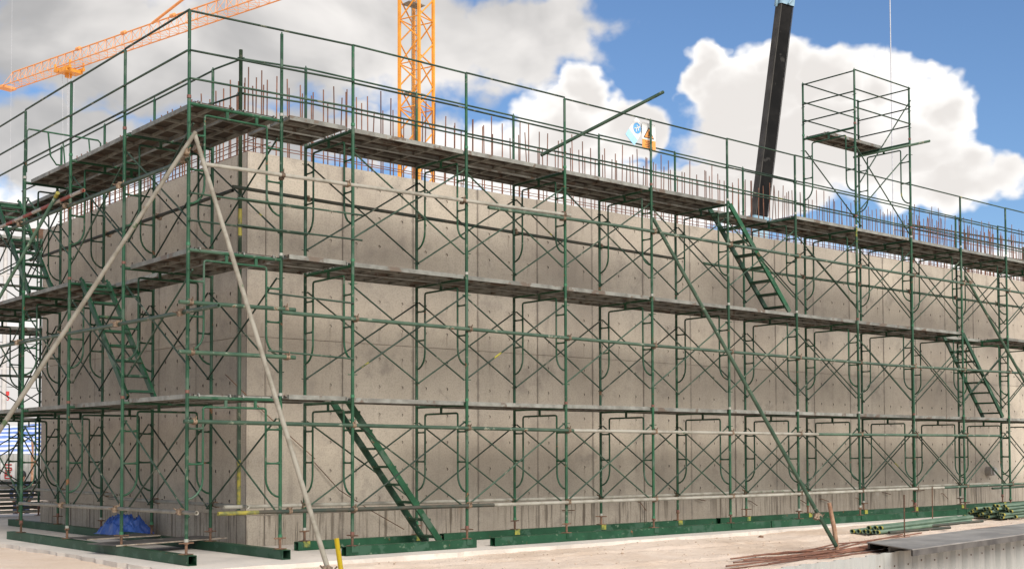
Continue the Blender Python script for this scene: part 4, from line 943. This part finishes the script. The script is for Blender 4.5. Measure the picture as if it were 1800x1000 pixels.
for j in range(4):
    for i in range(nx_): mb.f.append((j*(nx_+1)+i, j*(nx_+1)+i+1, (j+1)*(nx_+1)+i+1, (j+1)*(nx_+1)+i)); mb.mi.append(0); mb.sm.append(True)
obj('cloth', mb.mesh('cloth', 'awning'), aw)
for x in (.2, 4.2, 7.8): obj('post', MB().tube([(x, 0, 0), (x, 0, 1.75)], .05, 8).mesh('post', 'wood'), aw)
pl = thing('utility_pole', 'pale concrete utility pole with wires at the left edge', 'pole', (17.5, 60, 0))
obj('shaft', MB().tube([(0, 0, 0), (0, 0, 15)], [.16, .11], 10).mesh('shaft', 'pole'), pl)
for z in (6.2, 7.6, 11.6): obj('cross_arm', box_mesh('cross_arm', (-.9, -.06, z), (.9, .06, z+.1), 'pole'), pl)
for z, y in ((6.35, -.05), (7.75, -.05), (11.75, .05), (5.2, 0)): obj('wire', MB().tube([(-30, y, z+.3), (0, y, z), (12, y, z-.1)], .018, 5).mesh('line', 'dark_tube'), pl)
hk = thing('crane_hook', 'small red crane hook hanging far off at the left edge', 'hook', (17.05, 58, 4.6))
obj('hook_block', MB().box((-.08, -.06, .0), (.08, .06, .24)).tube([(0, 0, 0), (.0, 0, -.1), (.08, 0, -.17), (.03, 0, -.27), (-.05, 0, -.22)], .032, 8).mesh('hook_block', 'red'), hk)
obj('rope', MB().tube([(0, 0, .24), (0, 0, 30)], .006, 5).mesh('rope', 'wire'), hk)
bk = obj('bucket', MB().tube([(0, 0, 0), (0, 0, .3)], [.13, .17], 16).mesh('bucket', 'rust'), None, (2.25, 11.3, zl(3)+.01), None, 'dark bucket standing on the far top deck at the left edge', 'bucket')

# two people sitting far behind the tube stack: only heads and shoulders show
def person(label, loc, rz, cloth, hat):
    V = [((0, 0, .42), .15), ((0, 0, .62), .15), ((0, 0, .85), .16), ((0, 0, 1.0), .06), ((0, -.01, 1.06), .058), ((0, -.015, 1.12), .085), ((0, -.015, 1.2), .09), ((0, -.01, 1.27), .06),
         ((.17, 0, .95), .07), ((.25, -.05, .72), .05), ((.2, -.28, .58), .042), ((.16, -.36, .56), .035), ((-.17, 0, .95), .07), ((-.25, -.05, .72), .05), ((-.2, -.28, .58), .042), ((-.16, -.36, .56), .035),
         ((.1, -.05, .4), .1), ((.13, -.42, .44), .075), ((.13, -.46, .1), .055), ((.13, -.58, .04), .045), ((-.1, -.05, .4), .1), ((-.13, -.42, .44), .075), ((-.13, -.46, .1), .055), ((-.13, -.58, .04), .045)]
    E = [(0, 1), (1, 2), (2, 3), (3, 4), (4, 5), (5, 6), (6, 7), (2, 8), (8, 9), (9, 10), (10, 11), (2, 12), (12, 13), (13, 14), (14, 15), (0, 16), (16, 17), (17, 18), (18, 19), (0, 20), (20, 21), (21, 22), (22, 23)]
    me = bpy.data.meshes.new('person'); me.from_pydata([v for v, r in V], E, []); me.update()
    t = thing('person', label, 'person', loc, 'people sitting beyond the tube stack', (0, 0, rz))
    o = obj('body', me, t); md = o.modifiers.new('skin', 'SKIN')
    for i, (v, r) in enumerate(V): me.skin_vertices[0].data[i].radius = (r, r)
    me.skin_vertices[0].data[0].use_root = True
    o.modifiers.new('sub', 'SUBSURF').levels = 1; o.modifiers['sub'].render_levels = 1
    dg = bpy.context.evaluated_depsgraph_get(); ev = o.evaluated_get(dg); nm = bpy.data.meshes.new_from_object(ev)
    o.modifiers.clear(); o.data = nm; nm.materials.clear(); nm.materials.append(M[cloth]); nm.materials.append(M['skin'])
    for p in nm.polygons: p.use_smooth = True; p.material_index = 1 if p.center.z > 1.0 or (p.center.y < -.3 and .5 < p.center.z < .62) else 0
    if hat == 'straw': obj('hat', MB().tube([(0, -.01, 1.19), (0, -.01, 1.215), (0, -.01, 1.22), (0, -.01, 1.33), (0, -.01, 1.36)], [.21, .19, .11, .10, .03], 18).mesh('hat', 'straw'), t)
    else: obj('hair', MB().tube([(0, .01, 1.14), (0, .012, 1.2), (0, .01, 1.27), (0, .005, 1.31)], [.098, .105, .085, .03], 14).mesh('hair', 'black'), t)
person('person in orange top and straw hat sitting beyond the wall end', (5.05, 18.0, -.35), R(60), 'orange_cloth', 'straw')
person('person in dark clothes with bare head sitting behind the tube stack', (4.27, 18.0, -.42), R(-20), 'dark_cloth', 'hair')

bpy.context.view_layer.update()
